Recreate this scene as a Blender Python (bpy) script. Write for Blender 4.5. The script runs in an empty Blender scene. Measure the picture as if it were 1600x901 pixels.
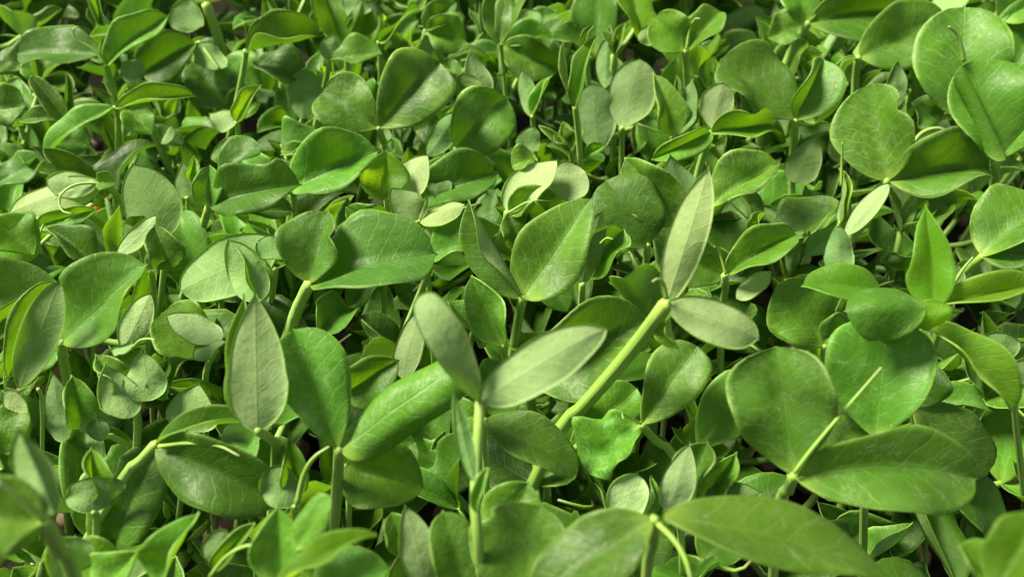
import bpy, math, random
import numpy as np
from mathutils import Vector, Matrix, noise

random.seed(11)
np.random.seed(11)
R = math.radians
CM = 0.01
scene = bpy.context.scene
C = scene.collection

# ------------------------------------------------------------------ camera
W_PX, H_PX, F_PX = 1600.0, 901.0, 1386.0
PITCH = R(38.0)
CAM = Vector((0.0, 0.0, 0.235))
cam_data = bpy.data.cameras.new('camera')
cam_data.sensor_fit = 'HORIZONTAL'
cam_data.sensor_width = 36.0
cam_data.lens = 36.0 * F_PX / W_PX
cam_data.clip_start = 0.005
cam_data.clip_end = 20.0
cam = bpy.data.objects.new('camera', cam_data)
cam.location = CAM
cam.rotation_euler = (R(90) - PITCH, 0, 0)
C.objects.link(cam)
scene.camera = cam
cam_data.dof.use_dof = True
cam_data.dof.focus_distance = 0.20
cam_data.dof.aperture_fstop = 25.0

# ------------------------------------------------------------------ sky and sun (soft, hazy daylight from high above, somewhat from the left)
SUN_EL, SUN_AZ = R(54), R(280)        # azimuth measured from +Y (away from the camera)
world = bpy.data.worlds.new('World')
scene.world = world
world.use_nodes = True
wn = world.node_tree
wn.nodes.clear()
sky = wn.nodes.new('ShaderNodeTexSky')
sky.sky_type = 'NISHITA'
sky.sun_disc = False
sky.sun_elevation = SUN_EL
sky.sun_rotation = SUN_AZ
sky.dust_density = 1.0
hsv = wn.nodes.new('ShaderNodeHueSaturation')
hsv.inputs['Saturation'].default_value = 0.12
bg = wn.nodes.new('ShaderNodeBackground')
bg.inputs['Strength'].default_value = 0.05
wo = wn.nodes.new('ShaderNodeOutputWorld')
wn.links.new(sky.outputs[0], hsv.inputs['Color'])
wn.links.new(hsv.outputs[0], bg.inputs['Color'])
wn.links.new(bg.outputs[0], wo.inputs['Surface'])
sun_data = bpy.data.lights.new('sun', 'SUN')
sun_data.energy = 5.0
sun_data.angle = R(20)
sun_data.color = (1.0, 0.93, 0.74)
sun = bpy.data.objects.new('sun', sun_data)
sdir = Vector((math.sin(SUN_AZ) * math.cos(SUN_EL), math.cos(SUN_AZ) * math.cos(SUN_EL), math.sin(SUN_EL)))
sun.rotation_euler = sdir.to_track_quat('Z', 'Y').to_euler()
C.objects.link(sun)

scene.view_settings.view_transform = 'Standard'
scene.view_settings.look = 'None'
scene.view_settings.exposure = 1.2
scene.view_settings.gamma = 1.0
scene.view_settings.use_curve_mapping = False
scene.cycles.max_bounces = 6
scene.cycles.diffuse_bounces = 3
scene.cycles.transmission_bounces = 4
scene.cycles.transparent_max_bounces = 8

# ------------------------------------------------------------------ pixel <-> place
RIGHT = Vector((1, 0, 0))
FWD = Vector((0, math.cos(PITCH), -math.sin(PITCH)))
UPV = Vector((0, math.sin(PITCH), math.cos(PITCH)))
ZUP = Vector((0, 0, 1))


def ray(px, py):
    return RIGHT * ((px - W_PX / 2) / F_PX) + UPV * (-(py - H_PX / 2) / F_PX) + FWD


def at_height(px, py, zcm):
    d = ray(px, py)
    return CAM + d * ((zcm * CM - CAM.z) / d.z)


def at_depth(px, py, depth):
    return CAM + ray(px, py) * depth


def at_y(px, py, y):
    d = ray(px, py)
    return CAM + d * ((y - CAM.y) / d.y)


def depth_of(p):
    return (p - CAM).dot(FWD)


# ------------------------------------------------------------------ materials
def new_mat(name):
    m = bpy.data.materials.new(name)
    m.use_nodes = True
    m.node_tree.nodes.clear()
    return m, m.node_tree


class NT:
    def __init__(s, tree):
        s.t = tree

    def n(s, typ, **kw):
        nd = s.t.nodes.new(typ)
        for k, v in kw.items():
            setattr(nd, k, v)
        return nd

    def link(s, a, b):
        s.t.links.new(a, b)

    def val(s, sock, x):
        if hasattr(x, 'is_output'):
            s.link(x, sock)
        else:
            sock.default_value = x

    def math(s, op, a, b=0.0, c=0.0, clamp=False):
        nd = s.n('ShaderNodeMath', operation=op, use_clamp=clamp)
        for i, x in enumerate((a, b, c)):
            s.val(nd.inputs[i], x)
        return nd.outputs[0]

    def ramp(s, x, a, b, lo=0.0, hi=1.0):
        nd = s.n('ShaderNodeMapRange', interpolation_type='SMOOTHSTEP')
        s.val(nd.inputs[0], x)
        s.val(nd.inputs[1], a); s.val(nd.inputs[2], b)
        s.val(nd.inputs[3], lo); s.val(nd.inputs[4], hi)
        return nd.outputs[0]

    def mix(s, fac, a, b, blend='MIX'):
        nd = s.n('ShaderNodeMix', data_type='RGBA', blend_type=blend)
        s.val(nd.inputs[0], fac)
        for sock, x in ((nd.inputs[6], a), (nd.inputs[7], b)):
            if isinstance(x, tuple):
                x = (x[0], x[1], x[2], 1)
            s.val(sock, x)
        return nd.outputs[2]

    def noise(s, vec, scale, detail=3.0, rough=0.5, w=None, dist=0.0):
        nd = s.n('ShaderNodeTexNoise')
        if w is not None:
            nd.noise_dimensions = '4D'
            s.val(nd.inputs['W'], w)
        s.link(vec, nd.inputs['Vector'])
        nd.inputs['Scale'].default_value = scale
        nd.inputs['Detail'].default_value = detail
        nd.inputs['Roughness'].default_value = rough
        nd.inputs['Distortion'].default_value = dist
        return nd.outputs[0]


def leaf_material():
    m, t = new_mat('pea_leaf')
    k = NT(t)
    uv = k.n('ShaderNodeUVMap').outputs[0]
    info = k.n('ShaderNodeObjectInfo')
    rnd = info.outputs['Random']
    young = k.n('ShaderNodeAttribute', attribute_type='OBJECT', attribute_name='young').outputs['Fac']
    bloom_lit = k.n('ShaderNodeAttribute', attribute_type='OBJECT', attribute_name='bloom_lit').outputs['Fac']
    edge = k.n('ShaderNodeAttribute', attribute_name='edge').outputs['Fac']
    back = k.n('ShaderNodeNewGeometry').outputs['Backfacing']
    off = k.n('ShaderNodeCombineXYZ')
    k.link(k.math('MULTIPLY', rnd, 37.0), off.inputs[2])
    k.link(k.math('MULTIPLY', rnd, 91.0), off.inputs[0])
    pv = k.n('ShaderNodeVectorMath', operation='ADD')
    k.link(uv, pv.inputs[0]); k.link(off.outputs[0], pv.inputs[1])
    pv = pv.outputs[0]

    def noise3(scale, detail, dist=0.0):
        nd = k.n('ShaderNodeTexNoise')
        k.link(pv, nd.inputs['Vector'])
        nd.inputs['Scale'].default_value = scale
        nd.inputs['Detail'].default_value = detail
        nd.inputs['Distortion'].default_value = dist
        sc_ = k.n('ShaderNodeSeparateColor')
        k.link(nd.outputs['Color'], sc_.inputs[0])
        return nd, sc_.outputs[0], sc_.outputs[1], sc_.outputs[2]

    nA, big, waxn, patchn = noise3(3.0, 2.0)
    nB, nz, scmn, puffn = noise3(8.0, 1.0)
    sep = k.n('ShaderNodeSeparateXYZ')
    k.link(uv, sep.inputs[0])
    u, yraw = sep.outputs[0], sep.outputs[1]
    y = k.math('SUBTRACT', yraw, 0.5)
    ay = k.math('ABSOLUTE', y)
    # ---- veins, in leaf-plane coordinates
    nzc = k.math('SUBTRACT', nz, 0.5)
    side = k.math('GREATER_THAN', y, 0.0)
    q = k.math('SUBTRACT', u, k.math('MULTIPLY', ay, 0.95))
    q = k.math('ADD', q, k.math('MULTIPLY', k.math('MULTIPLY', ay, ay), 0.9))
    q = k.math('ADD', q, k.math('MULTIPLY', nzc, 0.085))
    q = k.math('MULTIPLY', k.math('ADD', q, 1.0), 8.0)
    q = k.math('ADD', q, k.math('MULTIPLY', side, 0.43))
    fr = k.math('ABSOLUTE', k.math('SUBTRACT', k.math('FRACT', q), 0.5))
    lat = k.ramp(fr, 0.0, 0.085, 1.0, 0.0)
    mid = k.ramp(ay, 0.002, 0.013, 1.0, 0.0)
    wob = k.n('ShaderNodeVectorMath', operation='MULTIPLY_ADD')
    wob.inputs[1].default_value = (0.05, 0.05, 0.05)
    k.link(nB.outputs['Color'], wob.inputs[0]); k.link(pv, wob.inputs[2])
    vor = k.n('ShaderNodeTexVoronoi', feature='DISTANCE_TO_EDGE')
    k.link(wob.outputs[0], vor.inputs['Vector'])
    vor.inputs['Scale'].default_value = 13.0
    ret = k.ramp(vor.outputs['Distance'], 0.0, 0.075, 1.0, 0.0)
    patch = k.ramp(patchn, 0.40, 0.62)
    vein = k.math('MAXIMUM', k.math('MULTIPLY', lat, k.math('ADD', k.math('MULTIPLY', patch, 0.55), 0.30)),
                  k.math('MULTIPLY', ret, k.math('ADD', k.math('MULTIPLY', patch, 0.45), 0.08)))
    vein = k.math('MAXIMUM', vein, k.math('MULTIPLY', mid, k.ramp(u, 0.1, 0.7, 0.5, 0.16)))
    # ---- upper face
    col = k.mix(k.ramp(big, 0.35, 0.68), (0.014, 0.060, 0.006), (0.048, 0.146, 0.010))
    col = k.mix(k.ramp(rnd, 0.0, 1.0, 0.0, 0.6), col, (0.080, 0.206, 0.012))
    # grey wax bloom in soft patches
    wax = k.ramp(waxn, 0.38, 0.72)
    wax = k.math('MULTIPLY', wax, k.math('ADD', 0.02, k.math('MULTIPLY', bloom_lit, 0.30)))
    col = k.mix(wax, col, (0.105, 0.225, 0.070))
    col = k.mix(young, col, (0.130, 0.330, 0.014))
    col = k.mix(k.math('MULTIPLY', vein, 0.42), col, (0.20, 0.40, 0.09))
    # silvery scribbles (leaf-miner-like flecks) on some leaves
    nC, scr, fine, spare = noise3(27.0, 2.0, 1.2)
    scr = k.ramp(k.math('ABSOLUTE', k.math('SUBTRACT', scr, 0.5)), 0.0, 0.022, 1.0, 0.0)
    scm = k.ramp(scmn, 0.52, 0.64)
    scr = k.math('MULTIPLY', k.math('MULTIPLY', scr, scm), k.math('ADD', 0.15, k.math('MULTIPLY', bloom_lit, 0.5)))
    col = k.mix(scr, col, (0.38, 0.47, 0.26))
    col = k.mix(k.ramp(spare, 0.70, 0.76, 0.0, 0.5), col, (0.27, 0.30, 0.12))
    # yellow-green base and margin
    base = k.ramp(u, 0.02, 0.16, 1.0, 0.0)
    col = k.mix(k.math('MULTIPLY', base, 0.6), col, (0.23, 0.40, 0.055))
    marg = k.math('MULTIPLY', k.ramp(edge, 0.92, 1.0), k.ramp(nz, 0.35, 0.65, 0.35, 1.0))
    col = k.mix(k.math('MULTIPLY', marg, 0.5), col, (0.33, 0.52, 0.11))
    # ---- lower face: pale, matt
    lo = k.mix(k.ramp(big, 0.3, 0.7), (0.122, 0.262, 0.072), (0.180, 0.335, 0.115))
    lo = k.mix(k.math('MULTIPLY', k.math('POWER', bloom_lit, 3.0), 0.85), lo, (0.33, 0.46, 0.205))
    lo = k.mix(k.math('MULTIPLY', young, 0.5), lo, (0.25, 0.40, 0.06))
    lo = k.mix(k.math('MULTIPLY', vein, 0.5), lo, (0.38, 0.49, 0.23))
    lo = k.mix(k.ramp(fine, 0.45, 0.75, 0.0, 0.35), lo, (0.13, 0.22, 0.06))
    lo = k.mix(k.math('MULTIPLY', marg, 0.5), lo, (0.33, 0.47, 0.16))
    c = k.mix(back, col, lo)
    hs = k.n('ShaderNodeHueSaturation')
    k.link(k.math('ADD', 0.482, k.math('MULTIPLY', rnd, 0.026)), hs.inputs['Hue'])
    r2 = k.math('FRACT', k.math('MULTIPLY', rnd, 17.3))
    k.link(k.math('ADD', 0.60, k.math('MULTIPLY', r2, 0.64)), hs.inputs['Value'])
    k.link(c, hs.inputs['Color'])
    c = hs.outputs[0]
    # ---- relief
    puff = k.math('SUBTRACT', k.noise(pv, 10.0, 2.0, 0.55), k.math('MULTIPLY', k.math('MAXIMUM', lat, k.math('MULTIPLY', mid, 1.5)), 0.16))
    bump = k.n('ShaderNodeBump')
    bump.inputs['Strength'].default_value = 0.32
    bump.inputs['Distance'].default_value = 0.0007
    k.link(puff, bump.inputs['Height'])
    bs = k.n('ShaderNodeBsdfPrincipled')
    k.link(c, bs.inputs['Base Color'])
    k.link(k.mix(back, k.mix(k.ramp(fine, 0.3, 0.7), (0.42,) * 3, (0.54,) * 3), (0.70,) * 3), bs.inputs['Roughness'])
    bs.inputs['Specular IOR Level'].default_value = 0.25
    k.link(bump.outputs[0], bs.inputs['Normal'])
    tr = k.n('ShaderNodeBsdfTranslucent')
    tcol = k.mix(young, (0.15, 0.40, 0.006), (0.40, 0.66, 0.006))
    tcol = k.mix(k.math('MULTIPLY', vein, 0.45), tcol, (0.12, 0.26, 0.01))
    k.link(tcol, tr.inputs['Color'])
    k.link(bump.outputs[0], tr.inputs['Normal'])
    mx = k.n('ShaderNodeMixShader')
    k.link(k.math('ADD', 0.17, k.math('MULTIPLY', young, 0.42)), mx.inputs[0])
    k.link(bs.outputs[0], mx.inputs[1]); k.link(tr.outputs[0], mx.inputs[2])
    out = k.n('ShaderNodeOutputMaterial')
    k.link(mx.outputs[0], out.inputs['Surface'])
    return m


def stem_material():
    m, t = new_mat('pea_stem')
    k = NT(t)
    uv = k.n('ShaderNodeUVMap').outputs[0]
    rnd = k.n('ShaderNodeObjectInfo').outputs['Random']
    young = k.n('ShaderNodeAttribute', attribute_type='OBJECT', attribute_name='young').outputs['Fac']
    sep = k.n('ShaderNodeSeparateXYZ'); k.link(uv, sep.inputs[0])
    mp = k.n('ShaderNodeMapping'); mp.inputs['Scale'].default_value = (3.0, 26.0, 1.0)
    k.link(uv, mp.inputs[0])
    st = k.noise(mp.outputs[0], 1.0, 2.0, 0.5, k.math('MULTIPLY', rnd, 30.0))
    col = k.mix(k.ramp(st, 0.3, 0.7), (0.180, 0.340, 0.055), (0.310, 0.480, 0.130))
    col = k.mix(young, col, (0.24, 0.42, 0.035))
    near_node = k.ramp(sep.outputs[0], 0.0, 0.06, 1.0, 0.0)
    col = k.mix(k.math('MULTIPLY', near_node, 0.6), col, (0.28, 0.45, 0.07))
    foot = k.ramp(sep.outputs[0], 0.65, 1.0)
    col = k.mix(k.math('MULTIPLY', foot, 0.7), col, (0.27, 0.30, 0.15))
    bump = k.n('ShaderNodeBump'); bump.inputs['Strength'].default_value = 0.35; bump.inputs['Distance'].default_value = 0.0003
    k.link(st, bump.inputs['Height'])
    bs = k.n('ShaderNodeBsdfPrincipled')
    k.link(col, bs.inputs['Base Color']); k.link(bump.outputs[0], bs.inputs['Normal'])
    bs.inputs['Roughness'].default_value = 0.45
    bs.inputs['Specular IOR Level'].default_value = 0.4
    out = k.n('ShaderNodeOutputMaterial'); k.link(bs.outputs[0], out.inputs['Surface'])
    return m


def soil_material():
    m, t = new_mat('soil')
    k = NT(t)
    co = k.n('ShaderNodeTexCoord').outputs['Object']
    a = k.noise(co, 55.0, 5.0, 0.6)
    b = k.noise(co, 320.0, 4.0, 0.65)
    col = k.mix(k.ramp(a, 0.35, 0.65), (0.006, 0.008, 0.003), (0.014, 0.013, 0.006))
    col = k.mix(k.ramp(b, 0.55, 0.72, 0.0, 0.4), col, (0.04, 0.030, 0.015))
    bump = k.n('ShaderNodeBump'); bump.inputs['Distance'].default_value = 0.002
    k.link(b, bump.inputs['Height'])
    bs = k.n('ShaderNodeBsdfPrincipled')
    k.link(col, bs.inputs['Base Color']); k.link(bump.outputs[0], bs.inputs['Normal'])
    bs.inputs['Roughness'].default_value = 0.92
    bs.inputs['Specular IOR Level'].default_value = 0.05
    out = k.n('ShaderNodeOutputMaterial'); k.link(bs.outputs[0], out.inputs['Surface'])
    return m


def plain_material(name, c1, c2, scale, rough=0.7):
    m, t = new_mat(name)
    k = NT(t)
    co = k.n('ShaderNodeTexCoord').outputs['Object']
    rnd = k.n('ShaderNodeObjectInfo').outputs['Random']
    a = k.noise(co, scale, 4.0, 0.6, k.math('MULTIPLY', rnd, 20.0))
    col = k.mix(k.ramp(a, 0.3, 0.7), c1, c2)
    bs = k.n('ShaderNodeBsdfPrincipled')
    k.link(col, bs.inputs['Base Color'])
    bs.inputs['Roughness'].default_value = rough
    out = k.n('ShaderNodeOutputMaterial'); k.link(bs.outputs[0], out.inputs['Surface'])
    return m


LEAF = leaf_material()
STEM = stem_material()
SOIL = soil_material()
SEED = plain_material('pea_seed', (0.06, 0.040, 0.018), (0.14, 0.095, 0.045), 260.0)
RED = plain_material('red_object_mat', (0.62, 0.035, 0.02), (0.75, 0.06, 0.03), 90.0, 0.4)


# ------------------------------------------------------------------ leaf surface
def leaf_mesh(name, X, N, L, width, fold=20, foldr=None, curl=0.0, bend=15, tipb=0.0, twist=0.0, kind='leaf',
              ruffle=0.05, nt=20, nv=12, seed=0, asym=0.0, puck=0.0, edgec=None):
    """A leaf sheet whose base is at the origin and whose tip is at X*L; the upper face looks along N.
    fold: each half tilts up about the midrib; curl: how far each half goes on curling (degrees, + up, - down);
    bend: arch of the midrib; tipb: extra droop of the last third."""
    rs = np.random.RandomState(seed)
    if foldr is None:
        foldr = fold
    i = np.arange(nt + 1) / nt
    t = 0.5 - 0.5 * np.cos(np.pi * (0.12 * i + 0.88 * i))
    if kind == 'stipule':
        a, b, tip = 0.50, 0.85, 0.95
    elif kind == 'narrow':
        a, b, tip = 0.62, 0.72, 0.97
    elif kind == 'egg':
        a, b, tip = 0.54, 0.72, 0.970
    elif kind == 'oblong':
        a, b, tip = 0.38, 0.40, 0.985
    elif kind == 'obovate':
        a, b, tip = 0.86, 0.43, 0.984
    else:
        a, b, tip = 0.66, 0.56, 0.975
    tt = np.clip(t / tip, 0, 1)
    hw = (tt ** a) * ((1 - tt) ** b)
    hw /= ((a / (a + b)) ** a) * ((b / (a + b)) ** b)
    hw = np.maximum(hw, np.where(t >= tip - 0.02, 0.055 * (1 - t) / (1 - tip + 0.02), 0))
    hw = np.maximum(hw, np.where(t < 0.09, 0.075, 0)) * 0.5 * width
    # the midrib as a planar curve
    al = np.radians(bend) * (0.5 - t) - np.radians(tipb) * np.clip((t - 0.6) / 0.4, 0, 1) ** 1.5
    ph = rs.uniform(0, 6.28)
    al = al + np.radians(5) * np.sin(t * 5 + ph)
    dt = np.diff(t)
    am = 0.5 * (al[1:] + al[:-1])
    mx = np.concatenate([[0], np.cumsum(np.cos(am) * dt)])
    mn = np.concatenate([[0], np.cumsum(np.sin(am) * dt)])
    ch = math.hypot(mx[-1], mn[-1])
    rot = math.atan2(mn[-1], mx[-1])
    c, s = math.cos(-rot), math.sin(-rot)
    mx, mn = (mx * c - mn * s) * L / ch, (mx * s + mn * c) * L / ch
    al = al - rot
    Xn, Nn = np.array(X), np.array(N)
    Yn = np.cross(Nn, Xn)
    vs = np.linspace(-1, 1, nv + 1)
    vs = np.sign(vs) * np.abs(vs) ** 0.9
    cols = np.concatenate([[-1.0], vs, [1.0]])
    P = np.zeros((nt + 1, len(cols), 3))
    UVs = np.zeros((nt + 1, len(cols), 2))
    E = np.zeros((nt + 1, len(cols)))
    p1, p2, p3, p4 = rs.uniform(0, 6.28, 4)
    ec = rs.uniform(-38, 42, 2) if edgec is None else (edgec, edgec)
    f3 = rs.uniform(4.5, 8.5)
    f1, f2 = rs.uniform(7, 11), rs.uniform(9, 15)
    hwm = 0.5 * width
    ser = np.where(t < 0.42, 1 + 0.075 * np.abs(np.sin(t * 46 + p1)) * (t > 0.03), 1.0) if kind == 'stipule' else 1 + 0.015 * np.sin(t * 13 + p1)
    T = np.cos(al)[:, None] * Xn + np.sin(al)[:, None] * Nn
    NL = -np.sin(al)[:, None] * Xn + np.cos(al)[:, None] * Nn
    tw = np.radians(twist) * (t - 0.3)
    YL = np.cos(tw)[:, None] * Yn + np.sin(tw)[:, None] * NL
    NL = -np.sin(tw)[:, None] * Yn + np.cos(tw)[:, None] * NL
    M = mx[:, None] * Xn + mn[:, None] * Nn
    def half(sg, av):
        """positions across one half of the blade for the rising |v| values av (av[0] == 0)"""
        h = hw * ser * (1 + asym * sg)
        if kind == 'notch' and sg > 0:
            h = h * (1 - 0.24 * np.exp(-((t - 0.70) / 0.075) ** 2))
        if kind == 'notch2' and sg < 0:
            h = h * (1 - 0.32 * np.exp(-((t - 0.66) / 0.075) ** 2))
        f0 = np.radians((fold if sg > 0 else foldr)) * (0.8 + 0.2 * np.sin(np.pi * t)) + 0.05 * np.sin(t * 4 + p2)
        f0 = f0 + 0.15 * np.sin(t * f3 + p4 + 1.3 * sg)
        e_ = np.radians(ec[0 if sg > 0 else 1]) * (0.6 + 0.4 * np.sin(t * 6 + p3 * sg))
        yy, n2, th_prev = np.zeros(nt + 1), np.zeros(nt + 1), None
        out = []
        for q_, v in enumerate(av):
            th = f0 + np.radians(curl) * v * h / hwm + e_ * np.clip((v - 0.62) / 0.38, 0, 1) ** 1.5
            if q_:
                tm = 0.5 * (th + th_prev)
                ds = (v - av[q_ - 1]) * h
                yy = yy + np.cos(tm) * ds
                n2 = n2 + np.sin(tm) * ds
            th_prev = th
            w_ = np.clip(hw / hwm, 0, 1)
            rf = ruffle * hwm * (v ** 2) * (np.sin(t * f1 + p3 + sg) + 0.5 * np.sin(t * f2 + p4 * sg)) * w_
            if puck:
                rf = rf + puck * hwm * np.sin(t * 17 + 3 * v * sg + p1) * np.sin(v * sg * 6 + p2) * w_
            pos = M + (sg * yy)[:, None] * YL + (n2 + rf)[:, None] * NL
            out.append((pos, v * h))
        dn = np.cos(th)[:, None] * NL - (sg * np.sin(th))[:, None] * YL
        out.append((pos - dn * 0.00028 * lip, v * h))
        return out

    lip = 1.0 if L < 0.5 else 0.01 / 0.00028
    pos_v = [x for x in vs if x >= 0]
    neg_v = [-x for x in vs if x <= 0][::-1]
    hp, hn = half(1.0, pos_v), half(-1.0, neg_v)
    seq = [(e, -v) for e, v in zip(hn, neg_v + [1.0])][::-1] + [(e, v) for e, v in zip(hp, pos_v + [1.0])][1:]
    tipm = np.clip((t - 0.95) / 0.05, 0, 1)
    for j, ((pos, sl), v) in enumerate(seq):
        P[:, j] = pos
        E[:, j] = 1.0 if j in (0, len(seq) - 1) else np.maximum(abs(v), tipm)
        UVs[:, j, 0] = t
        UVs[:, j, 1] = 0.5 + (1 if v > 0 else -1) * sl / L
    nc = len(cols)
    verts = P.reshape(-1, 3)
    idx = np.arange((nt + 1) * nc).reshape(nt + 1, nc)
    faces = np.stack([idx[:-1, :-1], idx[1:, :-1], idx[1:, 1:], idx[:-1, 1:]], -1).reshape(-1, 4)
    return make_mesh(name, verts, faces, UVs.reshape(-1, 2), E.reshape(-1), LEAF)


def make_mesh(name, verts, faces, uvs=None, edge=None, mat=None):
    me = bpy.data.meshes.new(name)
    nv_, nf = len(verts), len(faces)
    me.vertices.add(nv_)
    me.vertices.foreach_set('co', np.asarray(verts, dtype=np.float32).ravel())
    fl = np.asarray(faces, dtype=np.int32)
    me.loops.add(nf * 4)
    me.loops.foreach_set('vertex_index', fl.ravel())
    me.polygons.add(nf)
    me.polygons.foreach_set('loop_start', np.arange(0, nf * 4, 4, dtype=np.int32))
    me.polygons.foreach_set('use_smooth', np.ones(nf, dtype=bool))
    if uvs is not None:
        l = me.uv_layers.new(name='UVMap')
        l.data.foreach_set('uv', np.asarray(uvs, dtype=np.float32)[fl.ravel()].ravel())
    if edge is not None:
        at = me.attributes.new('edge', 'FLOAT', 'POINT')
        at.data.foreach_set('value', np.asarray(edge, dtype=np.float32))
    if mat:
        me.materials.append(mat)
    me.update(calc_edges=True)
    return me


def smooth_path(pts, n):
    """Catmull-Rom through the points, n samples."""
    pts = [Vector(p) for p in pts]
    if len(pts) == 2:
        pts = [pts[0], pts[0].lerp(pts[1], 0.5), pts[1]]
    ext = [pts[0] * 2 - pts[1]] + pts + [pts[-1] * 2 - pts[-2]]
    d = [0]
    for a, b in zip(pts, pts[1:]):
        d.append(d[-1] + (b - a).length)
    out = []
    for q in range(n + 1):
        s = d[-1] * q / n
        k = 0
        while k < len(pts) - 2 and s > d[k + 1]:
            k += 1
        u = (s - d[k]) / max(d[k + 1] - d[k], 1e-9)
        p0, p1, p2, p3 = ext[k], ext[k + 1], ext[k + 2], ext[k + 3]
        out.append(0.5 * ((2 * p1) + (p2 - p0) * u + (2 * p0 - 5 * p1 + 4 * p2 - p3) * u * u + (3 * p1 - p0 - 3 * p2 + p3) * u ** 3))
    return out


def tube_mesh(name, pts, radii, n=16, sides=8, mat=None, ridge=0.10):
    path = smooth_path(pts, n)
    nr = len(radii)
    V, U = [], []
    up = Vector((0.3, 1, 0.2)).normalized()
    for k_, p in enumerate(path):
        a = path[max(k_ - 1, 0)]; b = path[min(k_ + 1, n)]
        t = (b - a).normalized()
        s1 = t.cross(up)
        if s1.length < 1e-4:
            s1 = t.cross(Vector((1, 0, 0)))
        s1.normalize(); s2 = s1.cross(t)
        f = k_ / n * (nr - 1)
        i0 = min(int(f), nr - 2)
        r = radii[i0] * (1 - (f - i0)) + radii[i0 + 1] * (f - i0)
        for s in range(sides):
            an = 2 * math.pi * s / sides
            rr = r * (1 + ridge * (1 if s % 2 else -1))
            V.append(p + (s1 * math.cos(an) + s2 * math.sin(an)) * rr)
            U.append((k_ / n, s / sides))
    Fc = []
    for k_ in range(n):
        for s in range(sides):
            a = k_ * sides + s; b = k_ * sides + (s + 1) % sides
            Fc.append((a, a + sides, b + sides, b))
    # rounded ends
    for ring, tipd in ((0, path[0] - path[1]), (n, path[n] - path[n - 1])):
        r = radii[0] if ring == 0 else radii[-1]
        V.append(path[ring] + tipd.normalized() * r * 0.8)
        U.append((ring / n, 0.5))
        ci = len(V) - 1
        for s in range(0, sides, 2):
            a = ring * sides + s; b = ring * sides + (s + 1) % sides; c = ring * sides + (s + 2) % sides
            Fc.append((a, b, c, ci) if ring == 0 else (c, b, a, ci))
    return make_mesh(name, [tuple(v) for v in V], Fc, U, None, mat)


def link(name, me, parent, loc=None, rot=None, scale=None, young=0.0, bloom_lit=0.3):
    o = bpy.data.objects.new(name, me)
    C.objects.link(o)
    o.parent = parent
    if loc is not None:
        o.location = loc
    if rot is not None:
        o.rotation_mode = 'QUATERNION'
        o.rotation_quaternion = rot
    if scale is not None:
        o.scale = scale
    o['young'] = float(young)
    o['bloom_lit'] = float(bloom_lit)
    return o


def thing(name, label, cat, loc, group=None):
    o = bpy.data.objects.new(name, None)
    o.empty_display_size = 0.01
    C.objects.link(o)
    o.location = loc
    o['label'] = label
    o['category'] = cat
    if group:
        o['group'] = group
    return o


# ------------------------------------------------------------------ shared leaf shapes for the plants lower in the crop
def proto(kind, q, n):
    out = []
    for i in range(n):
        rs = random.Random(100 * q + i)
        if kind == 'leaflet':
            me = leaf_mesh('leaflet', (1, 0, 0), (0, 0, 1), 1.0, rs.uniform(0.54, 0.74), fold=rs.uniform(22, 62), curl=rs.uniform(-55, 30),
                           bend=rs.uniform(-25, 55), tipb=rs.uniform(-20, 50), twist=rs.uniform(-25, 25),
                           kind=rs.choice(['leaf', 'obovate', 'egg', 'notch']), nt=14, nv=8, seed=1000 * q + i, ruffle=rs.uniform(0.06, 0.16), puck=0.03)
        elif kind == 'stipule':
            me = leaf_mesh('stipule', (1, 0, 0), (0, 0, 1), 1.0, rs.uniform(0.58, 0.72), fold=rs.uniform(10, 40), curl=rs.uniform(5, 45),
                           bend=rs.uniform(-45, 10), twist=rs.uniform(-20, 20), kind='stipule', nt=14, nv=8, seed=1000 * q + i, ruffle=0.06)
        else:
            me = leaf_mesh('young_leaf', (1, 0, 0), (0, 0, 1), 1.0, rs.uniform(0.40, 0.6), fold=rs.uniform(40, 66), curl=rs.uniform(10, 50),
                           bend=rs.uniform(-40, 5), kind='narrow', nt=12, nv=6, seed=1000 * q + i, ruffle=0.04)
        out.append(me)
    return out


P_LEAF = proto('leaflet', 1, 24)
P_STIP = proto('stipule', 2, 8)
P_YOUNG = proto('young', 3, 6)


def frame_quat(X, N):
    X = X.normalized()
    Y = N.cross(X)
    if Y.length < 1e-4:
        Y = Vector((0, 1, 0)).cross(X)
    Y.normalize()
    Nn = X.cross(Y)
    return Matrix((X, Y, Nn)).transposed().to_quaternion()


def seed_mesh():
    V, Fc, U = [], [], []
    nr, ns = 6, 8
    for i in range(nr + 1):
        a = math.pi * i / nr
        for j in range(ns):
            b = 2 * math.pi * j / ns
            V.append((0.0042 * math.sin(a) * math.cos(b), 0.0040 * math.sin(a) * math.sin(b), 0.0033 * math.cos(a)))
            U.append((i / nr, j / ns))
    for i in range(nr):
        for j in range(ns):
            a = i * ns + j; b = i * ns + (j + 1) % ns
            Fc.append((a, a + ns, b + ns, b))
    return make_mesh('seed', V, Fc, U, None, SEED)


SEED_ME = seed_mesh()


def rand_dir(rs, elev_lo, elev_hi, az=None):
    az = rs.uniform(0, 2 * math.pi) if az is None else az
    el = R(rs.uniform(elev_lo, elev_hi))
    return Vector((math.cos(az) * math.cos(el), math.sin(az) * math.cos(el), math.sin(el)))


def add_stipules(root, p, rs, az, size, young, n=2):
    """p is local to the plant."""
    for s in range(n):
        a = az + (0 if s == 0 else math.pi) + rs.uniform(-0.4, 0.4)
        X = rand_dir(rs, 35, 72, a)
        N = (ZUP - X * ZUP.dot(X)) + rand_dir(rs, -10, 10) * 0.25 - Vector((math.cos(a), math.sin(a), 0)) * 0.3
        L = size * rs.uniform(0.8, 1.15)
        link('stipule', rs.choice(P_STIP), root, p, frame_quat(X, N), (L,) * 3, young, rs.random())


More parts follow.
